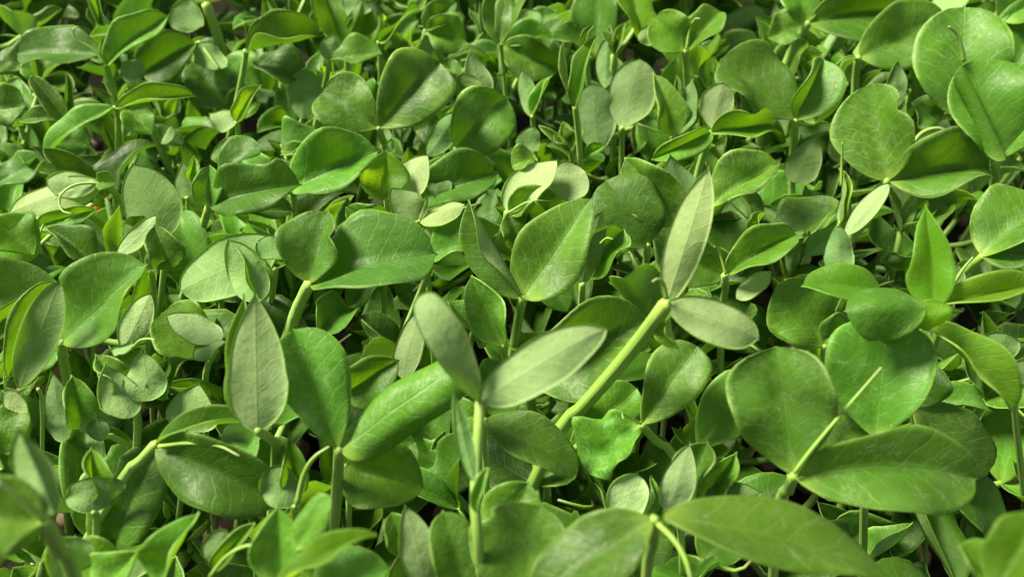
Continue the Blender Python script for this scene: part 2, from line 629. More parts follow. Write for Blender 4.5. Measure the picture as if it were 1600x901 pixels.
def add_leaf_pair(root, p, rs, az, plen, size, young, tendril=True, rise=(25, 60)):
    d = rand_dir(rs, rise[0], rise[1], az)
    e = p + d * plen + ZUP * plen * 0.12
    mid = p + d * plen * 0.5 - ZUP * plen * 0.06
    me = tube_mesh('petiole', [e, mid, p], [0.00085, 0.0010, 0.0012], n=5, sides=6, mat=STEM)
    link('petiole', me, root, None, None, None, young)
    for sgn in (-1, 1):
        a2 = az + sgn * rs.uniform(0.7, 1.35)
        X = rand_dir(rs, -8, 68, a2)
        N = ZUP - X * ZUP.dot(X) + rand_dir(rs, -20, 20) * 0.4
        L = size * rs.uniform(0.82, 1.15)
        link('leaflet', rs.choice(P_LEAF), root, e, frame_quat(X, N), (L,) * 3, max(0, young + rs.uniform(-0.15, 0.12)), rs.random())
    if tendril:
        q1 = e + d * size * 0.35 + ZUP * size * 0.08
        q2 = e + d * size * rs.uniform(0.5, 0.8) + rand_dir(rs, -20, 40) * size * 0.25
        me = tube_mesh('tendril', [e, q1, q2], [0.0007, 0.0005, 0.0003], n=6, sides=4, mat=STEM)
        link('tendril', me, root, None, None, None, min(1, young + 0.4))
    return e


def lower_growth(root, path, rs, ztop, size=0.022):
    """Stipules and leaves on the part of a stem below ztop (path is local, from the top down to the ground)."""
    az = rs.uniform(0, 6.28)
    z = ztop
    while z > 0.040:
        p = None
        for a, b in zip(path, path[1:]):
            if a.z >= z >= b.z and a.z > b.z:
                p = a.lerp(b, (a.z - z) / (a.z - b.z))
        if p is not None:
            add_stipules(root, p, rs, az, size * rs.uniform(0.6, 0.85), rs.uniform(0, 0.12))
            if rs.random() < 0.45:
                add_leaf_pair(root, p, rs, az + 1.57, rs.uniform(0.010, 0.022), size * rs.uniform(0.8, 1.1), rs.uniform(0, 0.12), rs.random() < 0.35, (5, 45))
        az += rs.uniform(1.2, 2.2)
        z -= rs.uniform(0.018, 0.028)


# ------------------------------------------------------------------ the shoots one can tell apart
GROUP = 'pea shoots of the upper canopy'
FOOT = []
NODE_PX = []


class F:
    """a leaf read off the photograph: tip, width, and how it is turned and folded"""
    def __init__(s, tx, ty, w, roll=0, fold=None, bend=None, b=None, d=0.0, kind=None, under=False, young=None, up=None, name='leaflet', **kw):
        s.tx, s.ty, s.w, s.roll, s.b, s.d = tx, ty, w, roll + (180 if under else 0), b, d
        s.fold, s.bend, s.kind, s.young, s.name, s.kw = fold, bend, kind, young, name, kw
        s.under = under
        s.up = up if up is not None else (1.1 if under else 0.9)


def hero_leaf(root, base, f, sd, young, npx):
    rs = random.Random(sd)
    B = base
    bd = f.kw.pop('bd', 0.0) * CM
    pale = f.kw.pop('pale', False)  # sunlit leaf back, brightened by colour
    wax_ = f.kw.pop('wax', None)
    if f.b and not bd and math.hypot(f.b[0] - npx[0], f.b[1] - npx[1]) < 17:
        f.b = (npx[0] + 0.3 * (f.b[0] - npx[0]), npx[1] + 0.3 * (f.b[1] - npx[1]))
    if f.b:
        B = at_depth(f.b[0], f.b[1], depth_of(base) + bd)
    D = depth_of(B)
    T = at_depth(f.tx, f.ty, D + f.d * CM)
    X = T - B
    L = X.length
    X.normalize()
    mid = (B + T) / 2
    view = (CAM - mid).normalized()
    v0 = (view - X * view.dot(X)).normalized()
    ref = view + ZUP * f.up
    N = ref - X * ref.dot(X)
    N.normalize()
    widen = 1.0 / max(0.62, N.dot(v0))
    jit = rs.uniform(-24, 24) if f.roll in (0, 180) else rs.uniform(-6, 6)
    N = Matrix.Rotation(R(f.roll + jit), 3, X) @ N
    fold = f.fold if f.fold is not None else rs.uniform(16, 36)
    bend = f.bend if f.bend is not None else rs.uniform(4, 30)
    kw = dict(ruffle=rs.uniform(0.03, 0.07), twist=rs.uniform(-12, 12), curl=rs.uniform(-42, 4), seed=sd, asym=rs.uniform(-0.10, 0.10))
    kw.update(f.kw)
    kw['ruffle'] = kw['ruffle'] * 1.5 + 0.02
    kw.setdefault('puck', rs.uniform(0.004, 0.010) if f.under else rs.uniform(0.012, 0.032))
    kind = f.kind or rs.choice(['leaf', 'egg', 'obovate'])
    if f.under:
        fold *= 0.5
    elif fold >= 0 and not kw.pop('raw', False):
        fr_ = kw.get('foldr')
        fold = min(68, fold * 1.45 + 13)
        if fr_ is not None:
            kw['foldr'] = min(70, fr_ * 1.45 + 13)
        widen /= max(0.62, math.cos(R(0.85 * 0.5 * (fold + kw.get('foldr', fold)))))
    kw.pop('raw', None)
    widen = min(1.10 if f.under else 1.26, widen)
    me = leaf_mesh(f.name, X, N, L, f.w * widen * D / F_PX, fold=fold, bend=bend, kind=kind, **kw)
    link(f.name, me, root, B - root.location, None, None, min(1.0, 0.09 + (f.young if f.young is not None else young)), (1.0 if pale else rs.random() * 0.75) if f.under else (wax_ if wax_ is not None else rs.random()))


_sd = [0]


def shoot(label, z, node, stem, sw, leaves, tendrils=(), young=0.0, lower=True, lean=0.004):
    """One pea shoot: node = pixel of the leaf node, at height z (cm); stem = further pixels of the visible stalk going down."""
    _sd[0] += 1
    sd = _sd[0]
    rs = random.Random(sd * 7 + 1)
    P0 = at_height(node[0], node[1], z)
    pts = [P0]
    y = P0.y
    for i, (px, py) in enumerate(stem):
        y = y + lean
        pts.append(at_y(px, py, y))
    pts = [p for p in pts if p.z > 0.02]
    last = pts[-1]
    sl = (pts[-1] - pts[-2]) if len(pts) > 1 else Vector((0, 0, -1))
    sl = sl / max(abs(sl.z), 0.004)
    sl.x = max(-0.8, min(0.8, sl.x)); sl.y = max(-0.8, min(0.8, sl.y))
    g = Vector((last.x + sl.x * last.z * 0.75 + rs.uniform(-0.004, 0.004), last.y + rs.uniform(-0.002, 0.008), 0.0))
    pts.append(last.lerp(g, 0.5) + Vector((sl.x * last.z * 0.06, 0, 0)))
    pts.append(g)
    root = thing('pea_shoot', label, 'pea shoot', g, GROUP)
    FOOT.append(g)
    NODE_PX.append(node)
    D = depth_of(P0)
    r = 0.5 * sw * D / F_PX
    loc = [p - g for p in pts]
    me = tube_mesh('stem', loc, [r * 0.92, r * 0.97, r, r * 1.02, r * 1.05, r * 0.98, r, r], n=26, sides=10, mat=STEM)
    link('stem', me, root, None, None, None, young)
    link('seed', SEED_ME, root, (0, 0, 0.001), Matrix.Rotation(rs.uniform(0, 6), 3, 'Z').to_quaternion())
    for i, f in enumerate(leaves):
        hero_leaf(root, P0, f, sd * 40 + i, young, node)
    for tl in tendrils:
        w = tl[0]
        tp = [at_depth(px, py, D - 0.0015 * (k_ + 1)) - g for k_, (px, py) in enumerate(tl[1:])]
        rr = 0.5 * w * D / F_PX
        me = tube_mesh('tendril', tp, [rr, rr * 0.9, rr * 0.75, rr * 0.5], n=14, sides=6, mat=STEM)
        link('tendril', me, root, None, None, None, min(1.0, young + 0.35))
    if lower:
        lower_growth(root, smooth_path(loc, 24), rs, min(P0.z - 0.035, 0.060))
    return root


U_ = dict(under=True)

# ---- front sprigs
shoot('tall foreground sprig with two pale silvery-backed leaves opening in a V', 14.6, (750, 627), [(746, 700), (742, 770), (748, 860)], 17,
      [F(656, 463, 58, under=True, pale=True, up=2.2, fold=8, bend=-56, tipb=-50, kind='obovate', roll=-18, d=-0.4, b=(746, 627)),
       F(946, 515, 72, under=True, pale=True, up=2.0, fold=18, bend=-74, tipb=-45, kind='narrow', roll=24, d=-0.2, b=(757, 626)),
       F(708, 614, 30, b=(741, 752), under=True, kind='narrow', fold=35, name='stipule', bd=-0.4),
       F(762, 730, 24, b=(746, 800), kind='narrow', fold=45, name='stipule', bd=-0.4)], young=0.25, lean=-0.004)
shoot('thick slanting stem with a swollen joint, a tall blade leaf and a pale side leaf', 14.4, (1042, 474),
      [(1008, 520), (966, 572), (915, 630), (868, 684)], 26,
      [F(1107, 260, 60, under=True, pale=True, up=1.6, fold=20, bend=-10, kind='narrow', roll=14, young=0.35, tipb=-10),
       F(1186, 530, 66, under=True, pale=True, up=2.2, fold=44, bend=-60, kind='leaf', roll=26, young=0.3, d=-0.3),
       F(1060, 545, 46, fold=30, roll=60, b=(1046, 486), young=0.4, bd=0.6)],
      [(7, (1042, 466), (1036, 442), (1028, 436), (1020, 440))], young=0.35)
shoot('broad veined leaf and long folded leaf on a pale stalk with an upright yellow tendril', 12.6, (1240, 742), [(1232, 765), (1216, 802)], 19,
      [F(1212, 541, 160, wax=1.0, up=1.0, roll=-14, fold=12, bend=10, kind='obovate', curl=-16, ruffle=0.03),
       F(1529, 748, 140, wax=1.0, up=0.9, fold=72, foldr=4, raw=True, bend=26, kind='leaf', curl=-14, roll=-9, d=0.3, twist=0, young=0.12, ruffle=0.03, asym=-0.10)],
      [(7, (1241, 738), (1268, 702), (1320, 640), (1377, 574))], young=0.06)
shoot('pair of long smooth leaves arching apart at the bottom edge with a drooping tendril', 14.2, (1022, 812), [(1020, 850), (1010, 905)], 20,
      [F(1400, 915, 108, up=1.6, fold=6, bend=34, kind='narrow', curl=-16, roll=-16, young=0.24, b=(1038, 806), ruffle=0.02),
       F(838, 950, 116, up=1.6, fold=10, bend=30, kind='leaf', curl=-24, roll=12, b=(1012, 808), ruffle=0.02)],
      [(9, (1028, 818), (1052, 842), (1070, 872), (1082, 915))], young=0.16)
shoot('blurred nearest sprig with a grey-backed upright leaf in the bottom left corner', 15.6, (70, 815), [(92, 860), (118, 915)], 27,
      [F(28, 668, 62, fold=30, bend=-18, kind='narrow', roll=-148, b=(84, 803), d=0.4),
       F(-95, 800, 120, fold=26, bend=20, roll=-12), F(-60, 900, 110, fold=20, bend=20, roll=20)],
      [(13, (70, 812), (36, 782), (-4, 752))], young=0.22)
shoot('bright leaf blade rising blurred from the bottom right corner', 15.0, (1590, 925), [(1590, 960)], 18,
      [F(1622, 800, 90, fold=28, bend=-16, kind='leaf', roll=-20, b=(1560, 925)), F(1500, 850, 60, fold=30, b=(1560, 925), bd=1.0)], young=0.55)
# ---- centre
shoot('big oval flecked leaf beside a smaller rounded leaf on a stout pale stalk', 12.2, (484, 444), [(474, 464), (452, 520)], 20,
      [F(684, 396, 138, wax=0.9, up=1.1, roll=-4, fold=12, bend=16, kind='leaf', curl=-10, b=(492, 448), ruffle=0.03, asym=0.0, foldr=20),
       F(512, 328, 104, wax=1.0, fold=16, bend=10, kind='notch2', curl=-8, b=(480, 438))], young=0.05)
shoot('upright egg-shaped leaf with bright veins and a dark narrow partner edge-on', 11.2, (817, 466), [(812, 490), (804, 535)], 16,
      [F(926, 308, 112, young=0.12, fold=10, bend=8, kind='egg', curl=-8, ruffle=0.03, roll=-8),
       F(731, 312, 78, fold=40, bend=-14, kind='narrow', roll=-52, b=(812, 466), up=0.1)], young=0.06)
shoot('dusty leaf and tightly rolled leaf spreading from the top of a ribbed pale stalk', 12.0, (530, 702), [(528, 740), (521, 845)], 19,
      [F(458, 514, 100, wax=1.0, up=1.2, roll=-10, fold=24, bend=18, kind='obovate', curl=-58, b=(522, 697), ruffle=0.03),
       F(732, 562, 132, fold=14, raw=True, bend=6, kind='oblong', curl=-125, b=(540, 706), ruffle=0.02, roll=-6)], young=0.04)
shoot('large olive scalloped stipule standing upright like a shield', 12.6, (402, 672), [(428, 690), (430, 720)], 16,
      [F(398, 450, 88, under=True, pale=True, up=1.4, fold=14, bend=-14, kind='stipule', name='stipule', roll=8),
       F(380, 458, 70, b=(396, 664), fold=34, bend=-10, kind='stipule', roll=-40, name='stipule', young=0.5, bd=0.7)], young=0.2)
shoot('shoot with a dark drooping folded leaf below a bright narrow leaf and curved tendril', 11.6, (243, 694), [(222, 718), (186, 758)], 17,
      [F(418, 662, 52, fold=34, bend=34, kind='leaf', roll=-22, b=(250, 688), young=0.25, curl=-10),
       F(434, 790, 120, raw=True, fold=64, foldr=0, bend=30, kind='leaf', roll=2, b=(247, 702), curl=-22, ruffle=0.05)],
      [(7, (248, 697), (290, 692), (340, 696), (374, 712))], young=0.06)
shoot('shoot with a bright finely veined oval leaf held out beside a grey folded leaf', 11.8, (96, 535), [(98, 560), (106, 625)], 17,
      [F(230, 412, 118, up=1.0, roll=-6, young=0.2, fold=10, bend=10, kind='leaf', curl=-4, b=(99, 534), ruffle=0.03),
       F(94, 436, 58, b=(30, 606), fold=10, bend=-16, kind='leaf', under=True, roll=10, bd=-0.6),
       F(88, 440, 76, b=(12, 590), fold=24, roll=24, bend=16, bd=0.6)], young=0.14)
shoot('pale veined round leaf cut by the left picture edge above a grey leaf', 11.4, (-30, 500), [(-25, 560)], 16,
      [F(92, 440, 130, fold=14, bend=18, curl=-10, roll=-8), F(60, 455, 56, fold=30, roll=34, b=(-30, 530), bd=-0.6)], young=0.16)
shoot('backlit upright leaf with spread side leaves and a rounded blue-green leaf before it', 12.8, (1462, 478), [(1440, 500), (1400, 560)], 15,
      [F(1446, 318, 64, fold=30, bend=-8, kind='stipule', young=0.75, roll=6, b=(1464, 490), up=-0.1),
       F(1640, 446, 64, fold=40, bend=8, kind='narrow', young=0.6, roll=-8, b=(1472, 474)),
       F(1318, 486, 150, up=0.3, fold=-26, bend=44, kind='leaf', young=0.10, roll=8, b=(1446, 478), bd=-1.4, curl=-40, ruffle=0.05, wax=0.9),
       F(1458, 512, 50, fold=20, bend=50, kind='leaf', young=0.9, b=(1440, 470), bd=-1.0, curl=-50),
       F(1252, 446, 66, fold=22, bend=18, kind='leaf', young=0.5, roll=14, b=(1380, 462), bd=0.9),
       F(1582, 642, 84, fold=40, bend=26, kind='leaf', young=0.4, up=1.2, roll=-14, b=(1448, 506), bd=-0.6)], young=0.6)
shoot('large fan-veined leaf facing the viewer with a smaller leaf tucked under it', 11.2, (1366, 684), [(1360, 710), (1352, 760)], 15,
      [F(1384, 500, 160, wax=1.0, up=1.0, roll=-8, fold=8, bend=14, kind='obovate', curl=-12, b=(1372, 682), ruffle=0.03),
       F(1256, 668, 112, fold=14, bend=14, kind='leaf', b=(1362, 686), bd=0.4),
       F(1180, 590, 90, b=(1090, 700), fold=14, bd=0.8)], young=0.08)
shoot('heart-shaped notched leaf and dark folded leaf on a slanting pale stalk', 11.4, (1386, 282), [(1368, 302), (1345, 325), (1318, 372)], 15,
      [F(1362, 128, 118, fold=16, bend=10, kind='notch2', curl=-8, ruffle=0.03, foldr=10),
       F(1548, 262, 118, fold=34, foldr=20, bend=14, kind='notch', b=(1398, 284), roll=4),
       F(1318, 372, 34, b=(1388, 288), under=True, pale=True, fold=20, kind='narrow', name='stipule', bd=-0.2),
       F(1306, 402, 22, b=(1392, 296), fold=30, kind='narrow', under=True, name='stipule')], young=0.1)
shoot('leaf with crisp branching veins beside a half-folded leaf on a thin upright stalk', 11.2, (1243, 188), [(1242, 215), (1238, 262)], 12,
      [F(1126, 92, 104, up=1.0, roll=8, young=0.16, fold=12, bend=14, kind='obovate', curl=-6, b=(1241, 187)),
       F(1288, 92, 74, fold=52, foldr=12, bend=10, kind='leaf', roll=10, b=(1246, 187)),
       F(1278, 210, 52, b=(1240, 285), under=True, fold=24, kind='stipule', name='stipule', bd=0.4, roll=10)], young=0.08)
shoot('cupped leaf with a turned-up lower rim and a dark strap leaf arching away', 11.8, (1110, 208), [(1102, 235), (1086, 290)], 12,
      [F(1210, 196, 92, fold=52, foldr=34, bend=14, kind='leaf', curl=14, b=(1113, 206), young=0.15),
       F(1018, 250, 48, fold=36, bend=40, kind='narrow', roll=-20, b=(1106, 204)),
       F(1130, 128, 54, under=True, pale=True, fold=30, kind='leaf', b=(1112, 200), bd=0.6)], young=0.15)
shoot('long dark leaf with a white folded edge behind the tall blade leaf', 11.0, (1064, 346), [(1058, 372), (1052, 420)], 10,
      [F(976, 246, 84, fold=16, foldr=60, bend=6, kind='narrow', roll=-14),
       F(1218, 256, 80, fold=30, bend=14, b=(1112, 322), kind='leaf', bd=0.3, roll=-6),
       F(1046, 240, 56, b=(1072, 318), under=True, fold=18, kind='stipule', name='stipule', bd=1.0)], young=0.06)
shoot('small bright folded leaf lifting beside a curled tendril knot, centre right', 11.2, (1132, 430), [(1134, 452), (1128, 500)], 12,
      [F(1246, 366, 70, fold=46, foldr=30, bend=20, kind='leaf', b=(1138, 426), roll=-4, young=0.15),
       F(1040, 390, 72, fold=20, bend=18, kind='leaf', b=(1128, 432), bd=0.5),
       F(1206, 424, 34, under=True, pale=True, fold=16, kind='narrow', b=(1150, 466), name='stipule'),
       F(1198, 330, 34, fold=50, kind='stipule', b=(1178, 362), name='stipule', young=0.4)],
      [(5, (1134, 428), (1124, 395), (1116, 385)), (5, (1168, 340), (1150, 324), (1138, 312))], young=0.14)
shoot('grey edge-on leaf in front of a round cupped leaf on a thin stalk', 10.8, (910, 444), [(909, 470), (908, 500)], 11,
      [F(940, 328, 50, under=True, fold=40, roll=40, kind='narrow', b=(909, 443)),
       F(976, 358, 92, fold=26, bend=10, kind='leaf', curl=20, b=(916, 432), bd=0.6, roll=10)],
      [(4, (938, 380), (948, 372), (958, 374))], young=0.08)
shoot('puffed rounded leaf folded back on itself above dark gap, near centre', 10.6, (1012, 382), [(1010, 410), (1000, 460)], 12,
      [F(946, 280, 108, fold=8, bend=46, curl=-36, kind='leaf', roll=-10), F(990, 392, 80, fold=12, b=(940, 330), bd=0.8, bend=30)], young=0.05)
shoot('broad scratched leaf lying under the thick slanting stem', 9.8, (826, 594), [(830, 625), (834, 670)], 14,
      [F(1014, 500, 148, wax=0.9, fold=38, foldr=14, bend=16, kind='leaf', curl=-8), F(760, 640, 90, fold=16, bend=20, roll=8)], young=0.04)
shoot('smooth lance-shaped leaf drooping forward beside the foreground sprig', 11.6, (758, 656), [(756, 690), (760, 750)], 11,
      [F(902, 740, 76, fold=10, bend=30, kind='leaf', curl=-26, roll=-10), F(708, 664, 60, fold=24, b=(752, 650), bd=1.2)], young=0.12)
shoot('shoot with a crinkled puckered leaf below a smooth one on a slanted stalk', 11.2, (1002, 664), [(1026, 690), (1058, 722)], 14,
      [F(1090, 540, 90, fold=14, bend=22, kind='obovate', curl=-20, b=(1006, 658)),
       F(914, 738, 96, fold=26, bend=10, kind='notch', curl=-30, puck=0.14, ruffle=0.16, b=(996, 668)),
       F(996, 606, 70, b=(890, 700), fold=12, bend=10, roll=18, bd=1.2)],
      [(4, (1002, 662), (984, 652), (973, 646), (974, 654))], young=0.1)
shoot('cluster of nested cupped stipules with one pale turned-over edge, lower right of centre', 11.4, (1060, 790), [(1062, 820), (1066, 880)], 12,
      [F(1078, 690, 54, b=(1044, 796), under=True, pale=True, fold=20, bend=-30, kind='stipule', name='stipule', roll=16),
       F(1106, 690, 84, b=(1062, 796), fold=26, curl=26, bend=-20, kind='leaf', name='stipule', bd=0.6),
       F(1152, 706, 80, b=(1096, 796), fold=30, curl=20, kind='stipule', name='stipule', bd=1.0, roll=10),
       F(1192, 768, 60, b=(1104, 792), fold=24, curl=20, under=True, kind='stipule', name='stipule', bd=0.7)], young=0.05)
shoot('small pale grey-green rounded leaf above the bottom edge pair', 10.8, (968, 818), [(970, 850)], 9,
      [F(996, 738, 66, under=True, pale=True, fold=14, kind='leaf', bend=-10), F(1018, 742, 30, b=(1012, 800), fold=40, roll=50, kind='stipule', name='stipule', bd=0.2)], young=0.05)
shoot('wide notched dark leaf standing up from the bottom edge near the centre', 12.2, (800, 930), [(800, 960)], 14,
      [F(846, 786, 172, fold=14, bend=20, kind='notch', curl=-14, roll=-6, foldr=18, ruffle=0.03),
       F(826, 752, 84, b=(775, 850), fold=18, bend=20, bd=1.6)], young=0.1)
shoot('blunt upright leaf with fleck at its tip at the bottom edge', 12.0, (724, 925), [(726, 950)], 11,
      [F(692, 796, 76, fold=10, bend=16, kind='leaf', curl=-20, roll=6)], young=0.12)
shoot('pale tongue-shaped leaf back at the bottom edge below the rolled leaf', 12.0, (668, 925), [(670, 950)], 11,
      [F(632, 788, 58, under=True, pale=True, up=0.4, roll=3, fold=8, bend=-16, kind='narrow'), F(612, 800, 50, b=(640, 870), fold=20, bd=1.0)], young=0.15)
shoot('bright folded leaf tucked beneath the rolled leaf, tip to lower right', 10.6, (540, 728), [(545, 760)], 10,
      [F(664, 762, 116, fold=36, foldr=18, bend=16, kind='egg', roll=2, young=0.2), F(650, 690, 80, fold=20, b=(560, 740), bd=1.0)], young=0.15)
shoot('sharply creased bright leaf pointing up-right behind the dusty leaf', 10.6, (536, 618), [(538, 650)], 9,
      [F(624, 562, 78, fold=44, foldr=20, bend=4, kind='egg', young=0.2), F(690, 615, 50, b=(640, 600), fold=20, bd=0.8)], young=0.15)
shoot('small cup of two rounded stipules with a pointed bud leaf beside a curved stalk', 11.0, (460, 790), [(462, 820), (466, 860)], 11,
      [F(420, 728, 62, under=True, fold=16, kind='leaf', bend=-14, name='stipule', b=(456, 788)),
       F(452, 682, 46, fold=30, kind='stipule', young=0.25, b=(462, 770), name='stipule', bd=0.2),
       F(438, 690, 36, under=True, fold=30, kind='stipule', b=(458, 760), name='stipule', bd=0.6)],
      [(10, (464, 786), (474, 742), (490, 715), (514, 698))], young=0.12)
shoot('pale wavy leaf and rolled dark leaf behind a bright yellow strap, bottom edge', 13.0, (438, 905), [(440, 940)], 12,
      [F(434, 788, 84, fold=18, bend=-10, kind='stipule', roll=-10, b=(432, 905), young=0.12),
       F(516, 772, 60, b=(462, 858), fold=20, curl=-95, bend=4, kind='leaf', bd=-0.2),
       F(588, 834, 52, b=(438, 912), fold=36, bend=18, kind='narrow', roll=-30, bd=-1.4, young=0.75, tipb=25),
       F(610, 888, 96, b=(490, 925), fold=14, bend=22, bd=0.2)], young=0.2)
shoot('bright pointed blade with one folded-over edge at the bottom, left of centre', 12.4, (250, 915), [(252, 940)], 11,
      [F(310, 798, 84, fold=18, foldr=56, bend=-8, kind='stipule', young=0.3, b=(248, 915)),
       F(356, 826, 40, b=(322, 872), fold=24, under=True, bd=1.0), F(398, 816, 34, b=(332, 890), fold=30, bd=1.0)],
      [(7, (328, 900), (352, 870), (382, 853), (416, 850))], young=0.2)
shoot('pair of bright-rimmed cupped leaves low in the bottom left', 12.2, (150, 925), [(152, 945)], 12,
      [F(216, 858, 76, fold=26, bend=-6, kind='stipule', b=(150, 925), young=0.3),
       F(122, 838, 70, fold=24, b=(95, 920), bd=0.3, under=True), F(190, 862, 80, b=(110, 905), fold=30, bd=0.6, roll=-16)], young=0.3)
shoot('bright cupped bud of two stipules on the slanting stalk, lower left', 11.6, (146, 800), [(150, 830)], 12,
      [F(142, 698, 86, fold=34, curl=20, kind='stipule', name='stipule', young=0.35, bd=0.5, b=(146, 790)),
       F(140, 744, 92, under=True, fold=16, curl=20, kind='leaf', bend=-16, name='stipule', roll=10)], young=0.15)
shoot('round olive leaf with a bright pointed rim left of the shield-like stipule', 10.6, (290, 672), [(292, 700)], 10,
      [F(312, 596, 80, under=True, fold=10, kind='stipule', bend=-10), F(262, 700, 50, fold=20, b=(290, 690))], young=0.1)
shoot('tight cluster of dark stipules with bright edges below the oval veined leaf', 11.0, (212, 640), [(214, 690)], 13,
      [F(148, 552, 66, b=(196, 632), fold=24, curl=24, kind='stipule', name='stipule', young=0.15),
       F(162, 566, 62, b=(205, 652), under=True, fold=18, kind='stipule', name='stipule', bd=-0.4),
       F(222, 545, 64, b=(232, 626), under=True, fold=22, kind='stipule', name='stipule', bd=-0.2),
       F(264, 560, 60, b=(236, 616), fold=30, curl=24, kind='stipule', name='stipule', young=0.1, bd=0.4),
       F(292, 560, 60, b=(262, 620), fold=30, curl=20, bd=0.8),
       F(172, 548, 28, b=(208, 540), under=True, kind='narrow', bd=-0.2)],
      [(5, (206, 545), (218, 532), (232, 529), (242, 531))], young=0.05)
shoot('grey ragged stipules at a joint beside the stalk on the left', 10.6, (126, 668), [(160, 682), (208, 706)], 10,
      [F(80, 576, 50, b=(98, 690), under=True, fold=16, kind='stipule', name='stipule'), F(112, 585, 54, b=(130, 670), fold=20, kind='stipule', roll=20),
       F(158, 690, 34, b=(150, 655), fold=20, under=True)], young=0.04)
shoot('white-backed triangular leaf tip catching light at the left edge', 12.0, (60, 608), [(66, 650)], 7,
      [F(46, 646, 30, under=True, pale=True, fold=20, roll=30, kind='stipule', b=(4, 610)), F(-20, 660, 90, b=(40, 700), fold=14, bd=1.5)], young=0.2)
shoot('round leaf glowing yellow-green behind a pale veined leaf with a small round one', 10.8, (338, 548), [(322, 580), (322, 640)], 10,
      [F(252, 488, 96, fold=12, bend=14, kind='leaf', curl=14, young=0.3, b=(330, 552), bd=0.5),
       F(258, 492, 50, b=(346, 532), under=True, pale=True, fold=26, bend=-20, kind='egg', bd=-0.3, roll=10),
       F(302, 556, 36, b=(352, 534), under=True, fold=20, bend=-10, roll=20, bd=-0.5)], young=0.15)
shoot('broad pale olive leaf back with a folded two-tone leaf standing before it', 11.2, (430, 420), [(424, 470), (420, 520)], 11,
      [F(278, 455, 88, b=(436, 380), under=True, fold=18, bend=-12, kind='leaf', roll=-10),
       F(356, 372, 60, b=(408, 470), under=True, fold=26, kind='egg', bd=-0.8, roll=-20),
       F(362, 374, 56, b=(412, 470), fold=20, kind='egg', bd=-0.5, roll=34, young=0.2),
       F(452, 400, 44, b=(402, 378), under=True, fold=20, bd=-0.3)], young=0.15)
shoot('slim white leaf back slanting up beside a round grey-green leaf, left', 10.8, (236, 428), [(240, 460), (236, 520)], 11,
      [F(246, 336, 30, b=(184, 398), under=True, pale=True, fold=12, kind='narrow', bd=0.3),
       F(262, 405, 46, fold=30, b=(222, 430), kind='notch'), F(240, 350, 52, b=(262, 420), fold=20, kind='stipule', name='stipule', roll=14),
       F(236, 456, 44, b=(192, 545), under=True, pale=True, fold=20, kind='narrow', bd=-0.2)],
      [], young=0.08)
shoot('rounded leaf back with a pointed tip glowing above the slim white leaf', 10.6, (256, 372), [(258, 400)], 10,
      [F(206, 254, 88, under=True, fold=8, kind='egg', bend=-12, young=0.25), F(196, 350, 46, fold=26, b=(226, 365), bd=-0.2)], young=0.15)
shoot('dark wavy leaf over a round backlit leaf at the left edge', 11.0, (146, 412), [(150, 440)], 9,
      [F(72, 354, 56, fold=26, foldr=40, bend=10, ruffle=0.16, kind='stipule'),
       F(0, 345, 76, b=(52, 398), fold=20, young=0.45, bend=10, bd=0.3), F(-10, 400, 70, b=(55, 340), fold=10, young=0.5, bd=0.5)], young=0.04)
shoot('long pale leaf back above a looping tendril near the red spot', 11.2, (165, 288), [(190, 312), (205, 335)], 10,
      [F(12, 334, 52, b=(150, 284), under=True, pale=True, fold=20, bend=-24, kind='narrow', roll=-14), F(70, 280, 42, b=(150, 290), under=True, pale=True, fold=26, bd=-0.2),
       F(58, 355, 36, b=(150, 328), fold=30, roll=-20, bd=-0.2), F(182, 286, 30, b=(150, 286), fold=16, bd=-0.2)],
      [(5, (165, 286), (120, 288), (94, 306), (96, 328), (112, 334)), (9, (145, 320), (100, 350), (52, 392)), (4, (100, 350), (70, 350), (60, 375))], young=0.3)
shoot('shoot with a drooping lobed blue-green leaf on a pale upright stalk', 11.0, (327, 322), [(320, 345), (310, 382)], 13,
      [F(328, 258, 46, fold=24, kind='egg', b=(322, 320)),
       F(472, 288, 84, fold=24, foldr=30, bend=30, kind='notch', curl=-40, ruffle=0.14, b=(333, 316)),
       F(408, 232, 66, b=(340, 272), fold=14, bend=24, bd=0.8), F(460, 330, 66, b=(336, 326), fold=30, bd=0.5, bend=10)], young=0.04)
shoot('dark ridged leaf with a bright upper rim behind the backlit folded leaf', 10.8, (456, 298), [(460, 330)], 10,
      [F(592, 236, 106, fold=30, foldr=14, bend=24, kind='leaf', puck=0.04), F(440, 240, 76, b=(510, 225), fold=20, bd=1.0),
       F(515, 260, 40, b=(440, 235), fold=30, bd=0.6, roll=-14)], young=0.03)
shoot('glowing backlit leaf folded beside a nearly white leaf back', 11.6, (604, 312), [(606, 340), (604, 372)], 10,
      [F(604, 234, 72, fold=34, foldr=10, bend=-8, kind='egg', young=0.55, b=(590, 318), roll=-16),
       F(670, 242, 62, b=(608, 296), under=True, pale=True, fold=10, kind='egg', roll=-16, young=0.1),
       F(612, 216, 14, b=(610, 240), under=True, kind='narrow')], young=0.3)
shoot('young growing tip with two light new leaves and a yellow hooked tendril', 12.0, (654, 346), [(662, 362), (666, 400)], 8,
      [F(610, 293, 50, fold=34, under=True, pale=True, bend=-24, kind='egg', young=0.45, b=(650, 346)),
       F(726, 320, 46, fold=36, under=True, pale=True, bend=-24, kind='egg', young=0.45, b=(660, 346)),
       F(676, 348, 34, b=(662, 388), under=True, fold=30, kind='stipule', name='stipule'), F(668, 306, 12, kind='narrow', under=True, fold=40)],
      [(5, (652, 346), (646, 356), (650, 372), (648, 392))], young=0.45)
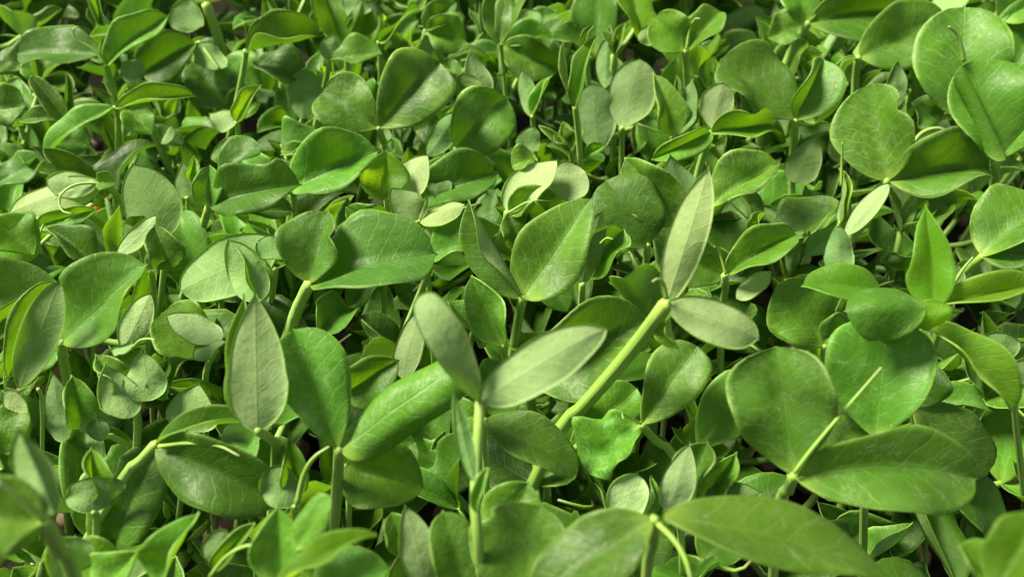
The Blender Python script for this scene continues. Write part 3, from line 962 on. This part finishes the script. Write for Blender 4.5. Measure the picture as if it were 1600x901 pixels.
shoot('notched spoon-shaped leaf beside the big flecked oval leaf', 11.4, (674, 400), [(668, 430), (640, 500), (618, 560)], 12,
      [F(758, 390, 92, fold=24, foldr=16, bend=14, kind='notch', curl=-12), F(540, 324, 62, b=(612, 366), fold=30, foldr=44, bend=12, ruffle=0.12, bd=0.3, roll=-8),
       F(628, 594, 46, b=(656, 486), under=True, pale=True, fold=10, kind='leaf', bd=0.6, bend=-8)], young=0.06)
shoot('dark leaf with a white turned edge behind the foreground sprig', 10.6, (786, 540), [(790, 580)], 10,
      [F(736, 430, 70, fold=16, foldr=60, bend=6, kind='narrow', roll=-10), F(700, 470, 60, fold=20, b=(760, 540), bd=0.8)], young=0.04)
shoot('pale cupped leaf back and rounded companion on a stalk above the egg-shaped leaf', 10.8, (793, 332), [(790, 350), (778, 385)], 12,
      [F(872, 250, 66, under=True, pale=True, fold=12, kind='egg', bend=-14, roll=-10, young=0.25), F(800, 262, 50, b=(840, 250), fold=20, bd=0.6),
       F(916, 268, 66, b=(862, 300), under=True, pale=True, fold=18, bd=0.3, kind='leaf'), F(870, 305, 50, fold=30, b=(800, 330), young=0.1),
       F(812, 386, 48, fold=20, b=(796, 336))],
      [(5, (796, 332), (812, 322), (824, 316), (838, 316))], young=0.12)
shoot('dark leaf with a light rolled rim above the notched spoon-shaped leaf', 10.4, (655, 314), [(660, 345)], 9,
      [F(778, 272, 82, fold=36, foldr=10, bend=30, kind='leaf', curl=-10), F(690, 275, 40, b=(680, 310), under=True, bd=-0.2)], young=0.03)
# ---- right hand side
shoot('large leaf beside a small upright leaf on a thick slanted stalk, top edge', 11.6, (1262, 36), [(1250, 60), (1226, 108)], 15,
      [F(1462, 12, 108, fold=28, foldr=24, bend=14, kind='leaf', b=(1272, 36)), F(1240, -28, 60, fold=14, kind='leaf', b=(1262, 32)),
       F(1200, 60, 60, b=(1255, 40), fold=20, bd=0.9)], young=0.08)
shoot('parallel-veined leaf with a cupped pale leaf at the top of a straight stalk', 11.4, (1341, 90), [(1339, 110), (1336, 158)], 13,
      [F(1482, 28, 92, fold=14, bend=12, kind='leaf', b=(1348, 90)), F(1374, 42, 40, under=True, fold=36, kind='narrow', b=(1338, 88), curl=30),
       F(1300, 126, 26, fold=50, kind='narrow', b=(1336, 92), roll=40)], young=0.12)
shoot('very large round leaf with a net of pale veins, upper right', 10.6, (1500, 184), [(1502, 220)], 12,
      [F(1506, 8, 140, wax=0.7, fold=6, bend=10, kind='leaf', curl=-8, ruffle=0.03)], young=0.02)
shoot('tall leaf with a pod-like rolled leaf under a curved tendril, upper right', 12.0, (1556, 252), [(1556, 275), (1551, 322)], 14,
      [F(1516, 92, 128, fold=8, foldr=10, bend=6, kind='leaf', roll=8, b=(1562, 248), asym=-0.2, young=0.12),
       F(1500, 104, 58, b=(1570, 250), fold=-12, curl=-120, kind='oblong', bd=-0.5, bend=14, young=0.2),
       F(1640, 110, 90, fold=20, b=(1566, 244), young=0.1)],
      [(7, (1506, 96), (1502, 74), (1494, 52), (1482, 42))], young=0.12)
shoot('wide leaves entering at the right edge on an arching stalk', 10.8, (1535, 400), [(1515, 420), (1490, 452)], 13,
      [F(1640, 304, 118, fold=14, bend=20, kind='leaf'), F(1640, 404, 74, fold=16, bend=20, b=(1532, 402)), F(1478, 395, 40, b=(1490, 450), fold=20, under=True, kind='stipule', name='stipule')],
      [(6, (1492, 440), (1505, 420), (1520, 402))], young=0.04)
shoot('dark smooth strap leaf behind the long folded leaf, right', 9.8, (1428, 636), [(1430, 680)], 11,
      [F(1545, 742, 92, fold=8, bend=24, curl=-22, kind='leaf'), F(1566, 834, 78, b=(1490, 750), fold=14, bd=0.3), F(1440, 560, 80, fold=16, roll=14)], young=0.03)
shoot('pale leaf backs showing between stems at the right edge', 10.8, (1590, 600), [(1586, 640)], 11,
      [F(1572, 520, 56, under=True, fold=14, b=(1560, 570)), F(1630, 580, 40, under=True, fold=20, b=(1560, 585), bd=-0.3)], young=0.1)
shoot('curled young leaf with a thin upright tendril, right of centre', 11.2, (1312, 350), [(1308, 365), (1300, 400)], 10,
      [F(1312, 262, 40, fold=50, curl=50, kind='egg', roll=20), F(1308, 345, 44, b=(1312, 430), under=True, fold=34, kind='stipule', name='stipule', young=0.15),
       F(1326, 290, 22, fold=50, under=True, b=(1318, 345), kind='stipule')],
      [(5, (1314, 290), (1315, 260), (1316, 240), (1316, 222))], young=0.2)
shoot('matt grey-green leaf lying flat between the heart-shaped leaf and bright upright leaf', 9.8, (1318, 320), [(1320, 350)], 9,
      [F(1212, 380, 86, fold=8, bend=14, kind='leaf', b=(1312, 318)), F(1258, 400, 50, b=(1320, 345), fold=20, under=True, bd=-0.1)], young=0.02)
shoot('dim olive leaf below the left spread of the bright upright leaf', 9.8, (1288, 540), [(1290, 580)], 11,
      [F(1216, 440, 100, fold=10, bend=6, kind='leaf', young=0.12), F(1330, 500, 60, fold=20)], young=0.03)
shoot('young grey upright leaf behind the heart-shaped leaf', 10.4, (1396, 168), [(1398, 200)], 9,
      [F(1402, 94, 34, under=True, fold=30, kind='egg', bend=-20), F(1412, 128, 26, b=(1406, 180), fold=40, under=True, kind='stipule', name='stipule'),
       F(1468, 190, 70, b=(1425, 160), fold=26, bd=0.6), F(1480, 180, 70, b=(1440, 280), under=True, fold=20, kind='stipule', bd=0.9)],
      [(7, (1420, 232), (1440, 208), (1462, 200), (1475, 202))], young=0.06)
shoot('leaves crowding the top right corner', 10.4, (1570, 130), [(1572, 160)], 11,
      [F(1640, 20, 110, fold=14, young=0.1), F(1586, -10, 26, b=(1548, 45), under=True, kind='narrow'), F(1520, -30, 70, b=(1470, 20), under=True, fold=16), F(1640, -20, 90, b=(1560, 30), fold=16)], young=0.1)
# ---- top middle
shoot('neat bright pair of small rounded leaves on a straight stalk', 11.4, (1071, 80), [(1072, 100), (1074, 150)], 11,
      [F(1020, 28, 58, fold=16, kind='leaf', young=0.3, bend=14, b=(1069, 80)), F(1128, 18, 58, fold=22, kind='leaf', young=0.3, b=(1074, 78), roll=-6),
       F(1010, 40, 40, b=(1028, 70), fold=20, bd=0.6, under=True)],
      [(4, (1072, 78), (1078, 45), (1086, 30), (1094, 30))], young=0.25)
shoot('two erect stipules clasping a stalk below the neat bright pair', 10.6, (1052, 212), [(1054, 240)], 10,
      [F(1020, 113, 52, fold=22, kind='stipule', name='stipule', b=(1046, 214), young=0.12), F(1083, 123, 44, under=True, fold=30, kind='stipule', name='stipule', b=(1060, 208), roll=-20, young=0.1),
       F(1058, 118, 16, fold=50, kind='narrow', b=(1056, 180))], young=0.1)
shoot('two slim folded spear leaves standing erect on one stalk', 11.6, (899, 168), [(902, 190), (906, 240)], 10,
      [F(880, 64, 40, fold=62, kind='narrow', under=True, roll=60, b=(897, 168)), F(930, 56, 46, fold=62, kind='narrow', young=0.35, roll=-30, b=(900, 166)),
       F(926, 40, 18, b=(910, 70), fold=50, kind='narrow')], young=0.18)
shoot('tall dark straight stalk topped by tiny new leaves', 11.4, (960, 86), [(958, 140), (959, 210), (957, 290)], 12,
      [F(940, 48, 22, fold=50, kind='narrow', young=0.2), F(976, 36, 24, fold=40, kind='egg', young=0.3), F(952, 40, 12, fold=50, kind='narrow'),
       F(945, 140, 34, b=(950, 60), under=True, bd=0.4)], young=0.03)
shoot('matt upright leaves behind the tall dark stalk', 10.0, (972, 200), [(972, 230)], 9,
      [F(1000, 90, 76, fold=12, under=True, kind='leaf'), F(926, 128, 70, fold=12, b=(935, 236), under=True, kind='leaf')], young=0.0)
shoot('tufted new growth with small crumpled leaves in the shade, upper centre', 9.6, (892, 236), [(894, 262)], 9,
      [F(868, 208, 40, fold=30, young=0.2, puck=0.1), F(908, 200, 30, fold=30, young=0.25), F(842, 196, 18, fold=50, kind='narrow', young=0.2),
       F(944, 226, 26, fold=40, kind='narrow', young=0.25, b=(912, 246)), F(880, 190, 24, fold=30, young=0.3)], young=0.25)
shoot('slender pair of grey half-open leaves above the pale cupped leaf', 10.2, (832, 182), [(834, 210)], 8,
      [F(814, 108, 30, under=True, fold=40, kind='narrow'), F(862, 118, 30, fold=50, kind='narrow', young=0.12, roll=-30), F(815, 205, 40, b=(840, 235), fold=20, under=True)], young=0.05)
shoot('broad dark leaf and its light-edged partner spreading to the right, top centre', 10.6, (785, 72), [(784, 100)], 9,
      [F(875, 112, 70, fold=40, foldr=12, bend=14, kind='leaf'), F(866, 60, 50, fold=30, b=(788, 70), kind='leaf', bd=0.3), F(800, 30, 50, b=(850, 50), fold=12, under=True, bd=0.8)], young=0.03)
shoot('round folded leaf before a tall grey-green leaf and a glowing one, top edge', 10.8, (915, 80), [(918, 110)], 9,
      [F(864, 52, 52, fold=24, kind='notch', young=0.2), F(938, -30, 80, b=(930, 84), fold=12, kind='leaf', bd=0.6), F(984, -30, 70, b=(1002, 62), fold=36, kind='leaf', young=0.5, bd=0.3)], young=0.12)
shoot('slim leaf hanging point-down from the top edge', 11.2, (782, 70), [(785, 95)], 7,
      [F(772, -20, 48, fold=16, kind='leaf'), F(812, -8, 44, fold=20, bd=0.5)], young=0.05)
shoot('round leaf with a glowing rim under a smaller one, top', 10.8, (664, 48), [(690, 90)], 7,
      [F(728, 62, 58, fold=14, kind='leaf', young=0.2, b=(664, 50)), F(714, 4, 40, fold=14, b=(666, 42), young=0.15)], young=0.2)
shoot('dark hollow curled leaf with a bright rim, top edge', 10.8, (592, 66), [(594, 100)], 8,
      [F(660, 16, 76, fold=40, curl=50, bend=10, kind='leaf'), F(560, -4, 44, b=(548, 30), under=True, bd=0.2)], young=0.03)
shoot('bright leaf half in shade rising to the top edge', 10.4, (540, 70), [(542, 100)], 8,
      [F(500, -24, 86, fold=30, kind='leaf', young=0.25, b=(530, 66)), F(575, 10, 50, fold=20, b=(560, 60), young=0.2)], young=0.15)
shoot('large flat round leaf with a pale lower rim, upper left of centre', 11.2, (384, 80), [(380, 110)], 9,
      [F(506, 56, 98, fold=22, foldr=30, curl=30, bend=4, kind='leaf', ruffle=0.02), F(470, 118, 60, b=(395, 100), fold=14, bd=0.4)], young=0.0)
shoot('small oval leaf with yellowish border on a short stalk, upper centre', 11.0, (514, 96), [(512, 115), (504, 150)], 9,
      [F(598, 84, 60, fold=22, kind='leaf', young=0.22), F(524, 52, 34, b=(512, 90), under=True, fold=14), F(478, 106, 54, b=(472, 186), under=True, fold=18, bd=0.4)], young=0.12)
shoot('open pair of smooth leaves on a short thick stalk, upper centre', 11.4, (592, 200), [(596, 216), (604, 246)], 12,
      [F(502, 146, 84, fold=16, kind='obovate', bend=18, b=(586, 200)), F(688, 98, 100, fold=18, kind='obovate', bend=14, b=(596, 198)), F(560, 140, 50, b=(594, 170), fold=14, bd=0.6)], young=0.03)
shoot('arched yellow tendril strand with a pale upright leaf behind it', 11.6, (712, 120), [(722, 145), (735, 175)], 8,
      [F(734, 76, 50, under=True, pale=True, fold=20, kind='stipule', b=(752, 160), young=0.2, bd=0.4), F(704, 90, 20, under=True, fold=40, kind='narrow', b=(724, 126)), F(752, 132, 18, under=True, kind='narrow', b=(718, 122)),
       F(620, 105, 34, b=(706, 112), fold=40, kind='narrow', roll=-30, young=0.4, bend=24)],
      [(7, (712, 118), (690, 108), (650, 114), (612, 126))], young=0.4)
shoot('dark broad leaf beside a slanting pale leaf back, upper centre', 10.4, (712, 232), [(714, 260)], 8,
      [F(794, 152, 92, fold=14, kind='leaf'), F(716, 174, 38, b=(668, 244), under=True, fold=20, kind='leaf', bd=-0.2), F(690, 195, 50, b=(650, 205), fold=12, bd=0.5)], young=0.0)
# ---- top left
shoot('pair of smooth grey-green leaves spread like wings, top left', 11.0, (166, 102), [(170, 118), (180, 160)], 9,
      [F(26, 84, 74, fold=12, bend=18, kind='leaf', b=(158, 86)), F(264, 24, 60, fold=26, bend=14, kind='leaf', b=(167, 99)), F(170, 52, 24, under=True, fold=40, kind='narrow'),
       F(218, 90, 34, b=(200, 130), under=True, fold=20, ruffle=0.14)],
      [(5, (164, 100), (146, 78), (120, 62), (114, 48), (122, 42))], young=0.06)
shoot('flat bright-rimmed leaf above a long strap leaf hanging down-left, upper left', 11.0, (180, 168), [(184, 200)], 8,
      [F(306, 150, 48, fold=34, kind='leaf', young=0.25, curl=14), F(72, 246, 48, fold=26, bend=20, kind='leaf', roll=20, young=0.15, b=(168, 164)), F(238, 212, 52, fold=24, kind='egg', b=(198, 172), bd=-0.3),
       F(140, 230, 50, fold=12, b=(70, 215), bd=0.4)], young=0.2)
shoot('dark shaded leaf behind the winged pair, upper left', 10.2, (306, 68), [(305, 100)], 8,
      [F(222, 118, 70, fold=28, kind='leaf'), F(355, 105, 40, b=(310, 70), under=True)], young=0.0)
shoot('stout dark stems leaning together near the top left', 11.2, (322, 8), [(340, 60), (352, 110), (368, 190)], 17,
      [F(300, 96, 74, b=(356, 168), fold=14, kind='notch', bd=0.4), F(270, 10, 50, b=(318, 40), fold=14, under=True, young=0.2), F(400, 150, 70, b=(352, 90), fold=24, bd=0.6)],
      [(8, (310, 66), (325, 85), (342, 108))], young=0.02)
shoot('leafless-looking slanting stem in the upper left', 10.4, (208, 150), [(232, 190), (258, 250), (286, 330)], 13,
      [F(196, 148, 18, fold=40), F(268, 195, 18, b=(252, 225), fold=40, kind='narrow', under=True)], young=0.0)
shoot('small bright bud with a cream cup leaf and a curled-back leaflet', 11.4, (370, 192), [(372, 225)], 8,
      [F(408, 132, 34, fold=30, kind='egg', young=0.6, b=(368, 186)), F(326, 178, 42, under=True, pale=True, fold=36, kind='egg', young=0.25, b=(366, 200)), F(410, 158, 12, under=True, kind='narrow', b=(372, 182)),
       F(340, 225, 60, fold=14, b=(375, 245), bd=0.8, under=True)], young=0.5)
shoot('pointed dark leaf with a slim partner, left of the strap leaf', 10.4, (108, 192), [(112, 220)], 8,
      [F(48, 118, 40, fold=36, kind='narrow'), F(104, 112, 26, fold=40, kind='narrow', roll=20), F(30, 190, 36, fold=26, b=(100, 186))], young=0.04)
shoot('leaves half out of frame at the far left edge', 10.6, (-10, 130), [(-8, 170)], 9,
      [F(40, 165, 60, fold=20, b=(-20, 180)), F(36, 136, 36, under=True, b=(2, 145)), F(-10, 90, 80, b=(30, 110), fold=14, bd=0.6), F(70, 250, 56, b=(-10, 290), fold=18, bd=-0.4)], young=0.03)
shoot('pointed pale bud leaves beside the rounded glowing leaf back', 10.4, (292, 310), [(294, 330)], 8,
      [F(284, 252, 36, under=True, fold=24, kind='stipule'), F(304, 244, 24, fold=40, kind='stipule', young=0.3, b=(296, 280)), F(430, 270, 40, under=True, b=(450, 250), bd=1.0)], young=0.2)

HEROES = len(FOOT)
HANDLES = ('''tall pale V-shaped sprig|thick slanting stem|upright yellow tendril|long arching pair at bottom edge|blurred sprig in bottom left corner|blurred blade in bottom right corner|big flecked oval leaf|upright egg-shaped leaf|tightly rolled leaf|shield-like olive stipule|dark drooping folded leaf|bright finely veined oval leaf|veined leaf cut by left edge|bright backlit upright leaf|large fan-veined leaf|heart-shaped notched leaf|crisply veined upper leaf|cupped leaf with turned-up rim|dark leaf with white folded edge|bright folded leaf at centre right|grey edge-on leaf|puffed rounded leaf|broad scratched leaf under slanting stem|lance-shaped drooping leaf|crinkled puckered leaf|nested cupped stipules|small pale rounded leaf near bottom|wide notched leaf at bottom edge|blunt flecked leaf at bottom edge|pale tongue-shaped leaf at bottom edge|bright leaf beneath the rolled leaf|sharply creased bright leaf|small cup beside a curved stalk|bright yellow strap at bottom edge|bright pointed blade at bottom edge|bright-rimmed cups at bottom left|bright cupped bud at lower left|round olive leaf by the shield|tight cluster of dark stipules|grey ragged stipules|white triangular leaf tip at left|round glowing leaf at left centre|broad pale olive leaf back|slim white leaf back|rounded pointed leaf back at left|dark wavy leaf at left edge|looping tendril by red spot|drooping lobed blue-green leaf|dark ridged leaf|glowing leaf beside white leaf back|young growing tip with yellow tendril|notched spoon-shaped leaf|dark leaf behind the tall sprig|pale cupped leaf back at centre|dark leaf with light rolled rim|large leaf on thick stalk, top edge|parallel-veined leaf|very large round netted leaf|pod-like rolled leaf|wide leaves at right edge|dark strap leaf at right|pale leaf backs at right edge|curled leaf with thin upright tendril|matt flat leaf by backlit leaf|dim olive leaf at right centre|young grey leaf behind heart leaf|leaves in top right corner|neat bright rounded pair|erect clasping stipules|two slim spear leaves|tall dark straight stalk|matt leaves behind dark stalk|tufted new growth|slender half-open grey pair|broad dark leaf at top centre|round folded leaf at top edge|slim hanging leaf at top edge|round leaf with glowing rim|dark hollow curled leaf|bright half-shaded leaf at top|large round leaf with pale rim|small oval yellow-bordered leaf|open smooth pair at upper centre|arched yellow tendril strand|dark leaf by slanting pale back|grey-green winged pair|flat leaf above long strap leaf|dark leaf behind winged pair|stout dark leaning stems|bare slanting stem|small bright cream-cupped bud|pointed dark leaf by strap leaf|leaves at far left edge|pointed pale bud leaves''').split('|')

# ------------------------------------------------------------------ ground
def build_ground():
    nx, ny = 90, 80
    V, Fc, U = [], [], []
    for j in range(ny + 1):
        for i in range(nx + 1):
            x = -0.9 + 1.8 * i / nx
            y_ = -0.25 + 1.75 * j / ny
            h = 0.004 * noise.noise(Vector((x * 30, y_ * 30, 0))) + 0.0018 * noise.noise(Vector((x * 110, y_ * 110, 3)))
            V.append((x, y_, h - 0.002)); U.append((x, y_))
    for j in range(ny):
        for i in range(nx):
            a = j * (nx + 1) + i
            Fc.append((a, a + 1, a + nx + 2, a + nx + 1))
    o = bpy.data.objects.new('ground', make_mesh('ground', V, Fc, U, None, SOIL))
    C.objects.link(o)
    o['kind'] = 'structure'
    o['label'] = 'dark brown soil showing in the gaps below the shoots'


build_ground()

# a small red thing glimpsed deep between the stems
p = at_height(150, 331, 7.0)
o = bpy.data.objects.new('red_clip', tube_mesh('red_clip', [(-0.0018, 0, -0.001), (0, 0, 0.0008), (0.0016, 0.001, -0.001)], [0.0008, 0.0012, 0.0008], n=8, sides=8, mat=RED, ridge=0.0))
o.location = p
C.objects.link(o)
o['label'] = 'tiny red object glimpsed between the shoots below the looping tendril'
o['category'] = 'clip'


# ------------------------------------------------------------------ the shoots filling in below and behind
def filler(x, y, H, rs, far=False, light=0.0):
    g = Vector((x, y, 0))
    grp = 'distant pea shoots at the back' if far else 'pea shoots filling the gaps below the canopy'
    root = thing('pea_shoot', 'low pea shoot', 'pea shoot', g, grp)
    lean = Vector((rs.uniform(-0.018, 0.018), rs.uniform(-0.018, 0.018), 0))
    pts = [Vector((lean.x, lean.y, H)), Vector((lean.x * 0.6 + rs.uniform(-0.004, 0.004), lean.y * 0.6, H * 0.6)), Vector((lean.x * 0.15, lean.y * 0.15, H * 0.28)), Vector((0, 0, 0))]
    r = rs.uniform(0.0010, 0.0015)
    link('stem', tube_mesh('stem', pts, [r * 0.8, r, r, r], n=10, sides=6, mat=STEM), root, None, None, None, rs.uniform(0, 0.15))
    link('seed', SEED_ME, root, (0, 0, 0.001), Matrix.Rotation(rs.uniform(0, 6), 3, 'Z').to_quaternion())
    path = smooth_path(pts, 16)
    az = rs.uniform(0, 6.28)
    size = rs.uniform(0.026, 0.035) if far else rs.uniform(0.021, 0.029)
    yg = rs.choice([0.0, 0.04, 0.08, 0.18, 0.42]) + light
    for fz in ((1.0, 0.82, 0.62) if not far else (1.0, 0.78, 0.5)):
        z = H * fz
        p_ = min(path, key=lambda q: abs(q.z - z))
        k_ = size * (1.0 if fz < 0.9 else 0.9)
        add_stipules(root, p_, rs, az, k_ * rs.uniform(0.55, 0.85), yg * (1.0 if fz > 0.7 else 0.3))
        if fz < 1.0 or rs.random() < 0.7:
            add_leaf_pair(root, p_, rs, az + 1.57 + rs.uniform(-0.4, 0.4), rs.uniform(0.010, 0.024), k_ * rs.uniform(0.85, 1.15), yg * (1.0 if fz > 0.7 else 0.2),
                          rs.random() < 0.4, (5, 40) if not far else (25, 65))
        az += 1.9 + rs.uniform(-0.5, 0.5)
    if rs.random() < 0.85:
        p_ = path[0]
        for s in (0, 1):
            X = rand_dir(rs, 50, 80, az + 3.14 * s)
            link('young_leaf', rs.choice(P_YOUNG), root, p_, frame_quat(X, -Vector((X.x, X.y, 0)) + ZUP * 0.2), (size * rs.uniform(0.65, 1.0),) * 3, min(1, yg + 0.25), 0.2)
    return root


rs = random.Random(77)
cand = []
step = 0.027
yy = 0.045
row = 0
while yy < 0.54:
    half = 0.577 * (yy * math.cos(PITCH) + 0.135 * math.sin(PITCH)) + 0.03
    xx = -half + (row % 2) * step * 0.5
    while xx < half:
        cand.append((xx + rs.uniform(-0.009, 0.009), yy + rs.uniform(-0.009, 0.009)))
        xx += step * (1.0 if yy < 0.36 else 1.05)
    yy += step * (0.88 if yy < 0.36 else 0.95)
    row += 1
def to_px(p_):
    d = p_ - CAM
    k_ = d.dot(FWD)
    return W_PX / 2 + F_PX * d.dot(RIGHT) / k_, H_PX / 2 - F_PX * d.dot(UPV) / k_


where = {}
n_fill = 0
for (x, y) in cand:
    if any((g.x - x) ** 2 + (g.y - y) ** 2 < 0.011 ** 2 for g in FOOT):
        continue
    far = y > 0.385
    if far:
        H = rs.uniform(0.088, 0.120)
    elif y > 0.30:
        H = rs.uniform(0.060, 0.090)
    else:
        H = rs.uniform(0.046, 0.086)
    qx, qy = to_px(Vector((x, y, H)))
    if not (-110 < qx < W_PX + 110 and -130 < qy < H_PX + 120):
        continue
    root = filler(x, y, H, rs, far)
    i = min(range(HEROES), key=lambda j: (NODE_PX[j][0] - qx) ** 2 + (NODE_PX[j][1] - qy) ** 2)
    dx, dy = qx - NODE_PX[i][0], qy - NODE_PX[i][1]
    rel = ('below' if dy > 0 else 'behind') if abs(dy) > 0.6 * abs(dx) else ('right of' if dx > 0 else 'left of')
    where.setdefault((rel, i, far), []).append((H, root))
    n_fill += 1
ORD = ('first', 'second', 'third', 'fourth', 'fifth', 'sixth', 'seventh', 'eighth', 'ninth', 'tenth', 'eleventh', 'twelfth',
       'thirteenth', 'fourteenth', 'fifteenth', 'sixteenth', 'seventeenth', 'eighteenth')
for (rel, i, far), lst in where.items():
    kind = ('distant ' if far else 'low ') + ('shoots ' if len(lst) > 1 else 'shaded pea shoot ')
    if len(lst) == 2:
        lst.sort(key=lambda e: e[0])
        pre = ('shorter of two ', 'taller of two ')
    else:
        lst.sort(key=lambda e: e[1].location.x)
        pre = [o_ + ' from left of ' for o_ in ORD] if len(lst) > 2 else ('',)
    for q, (H, root) in enumerate(lst):
        root['label'] = pre[min(q, len(pre) - 1)] + kind + rel + ' the ' + HANDLES[i]
print('heroes', HEROES, 'fillers', n_fill, 'max', max(len(v) for v in where.values()))
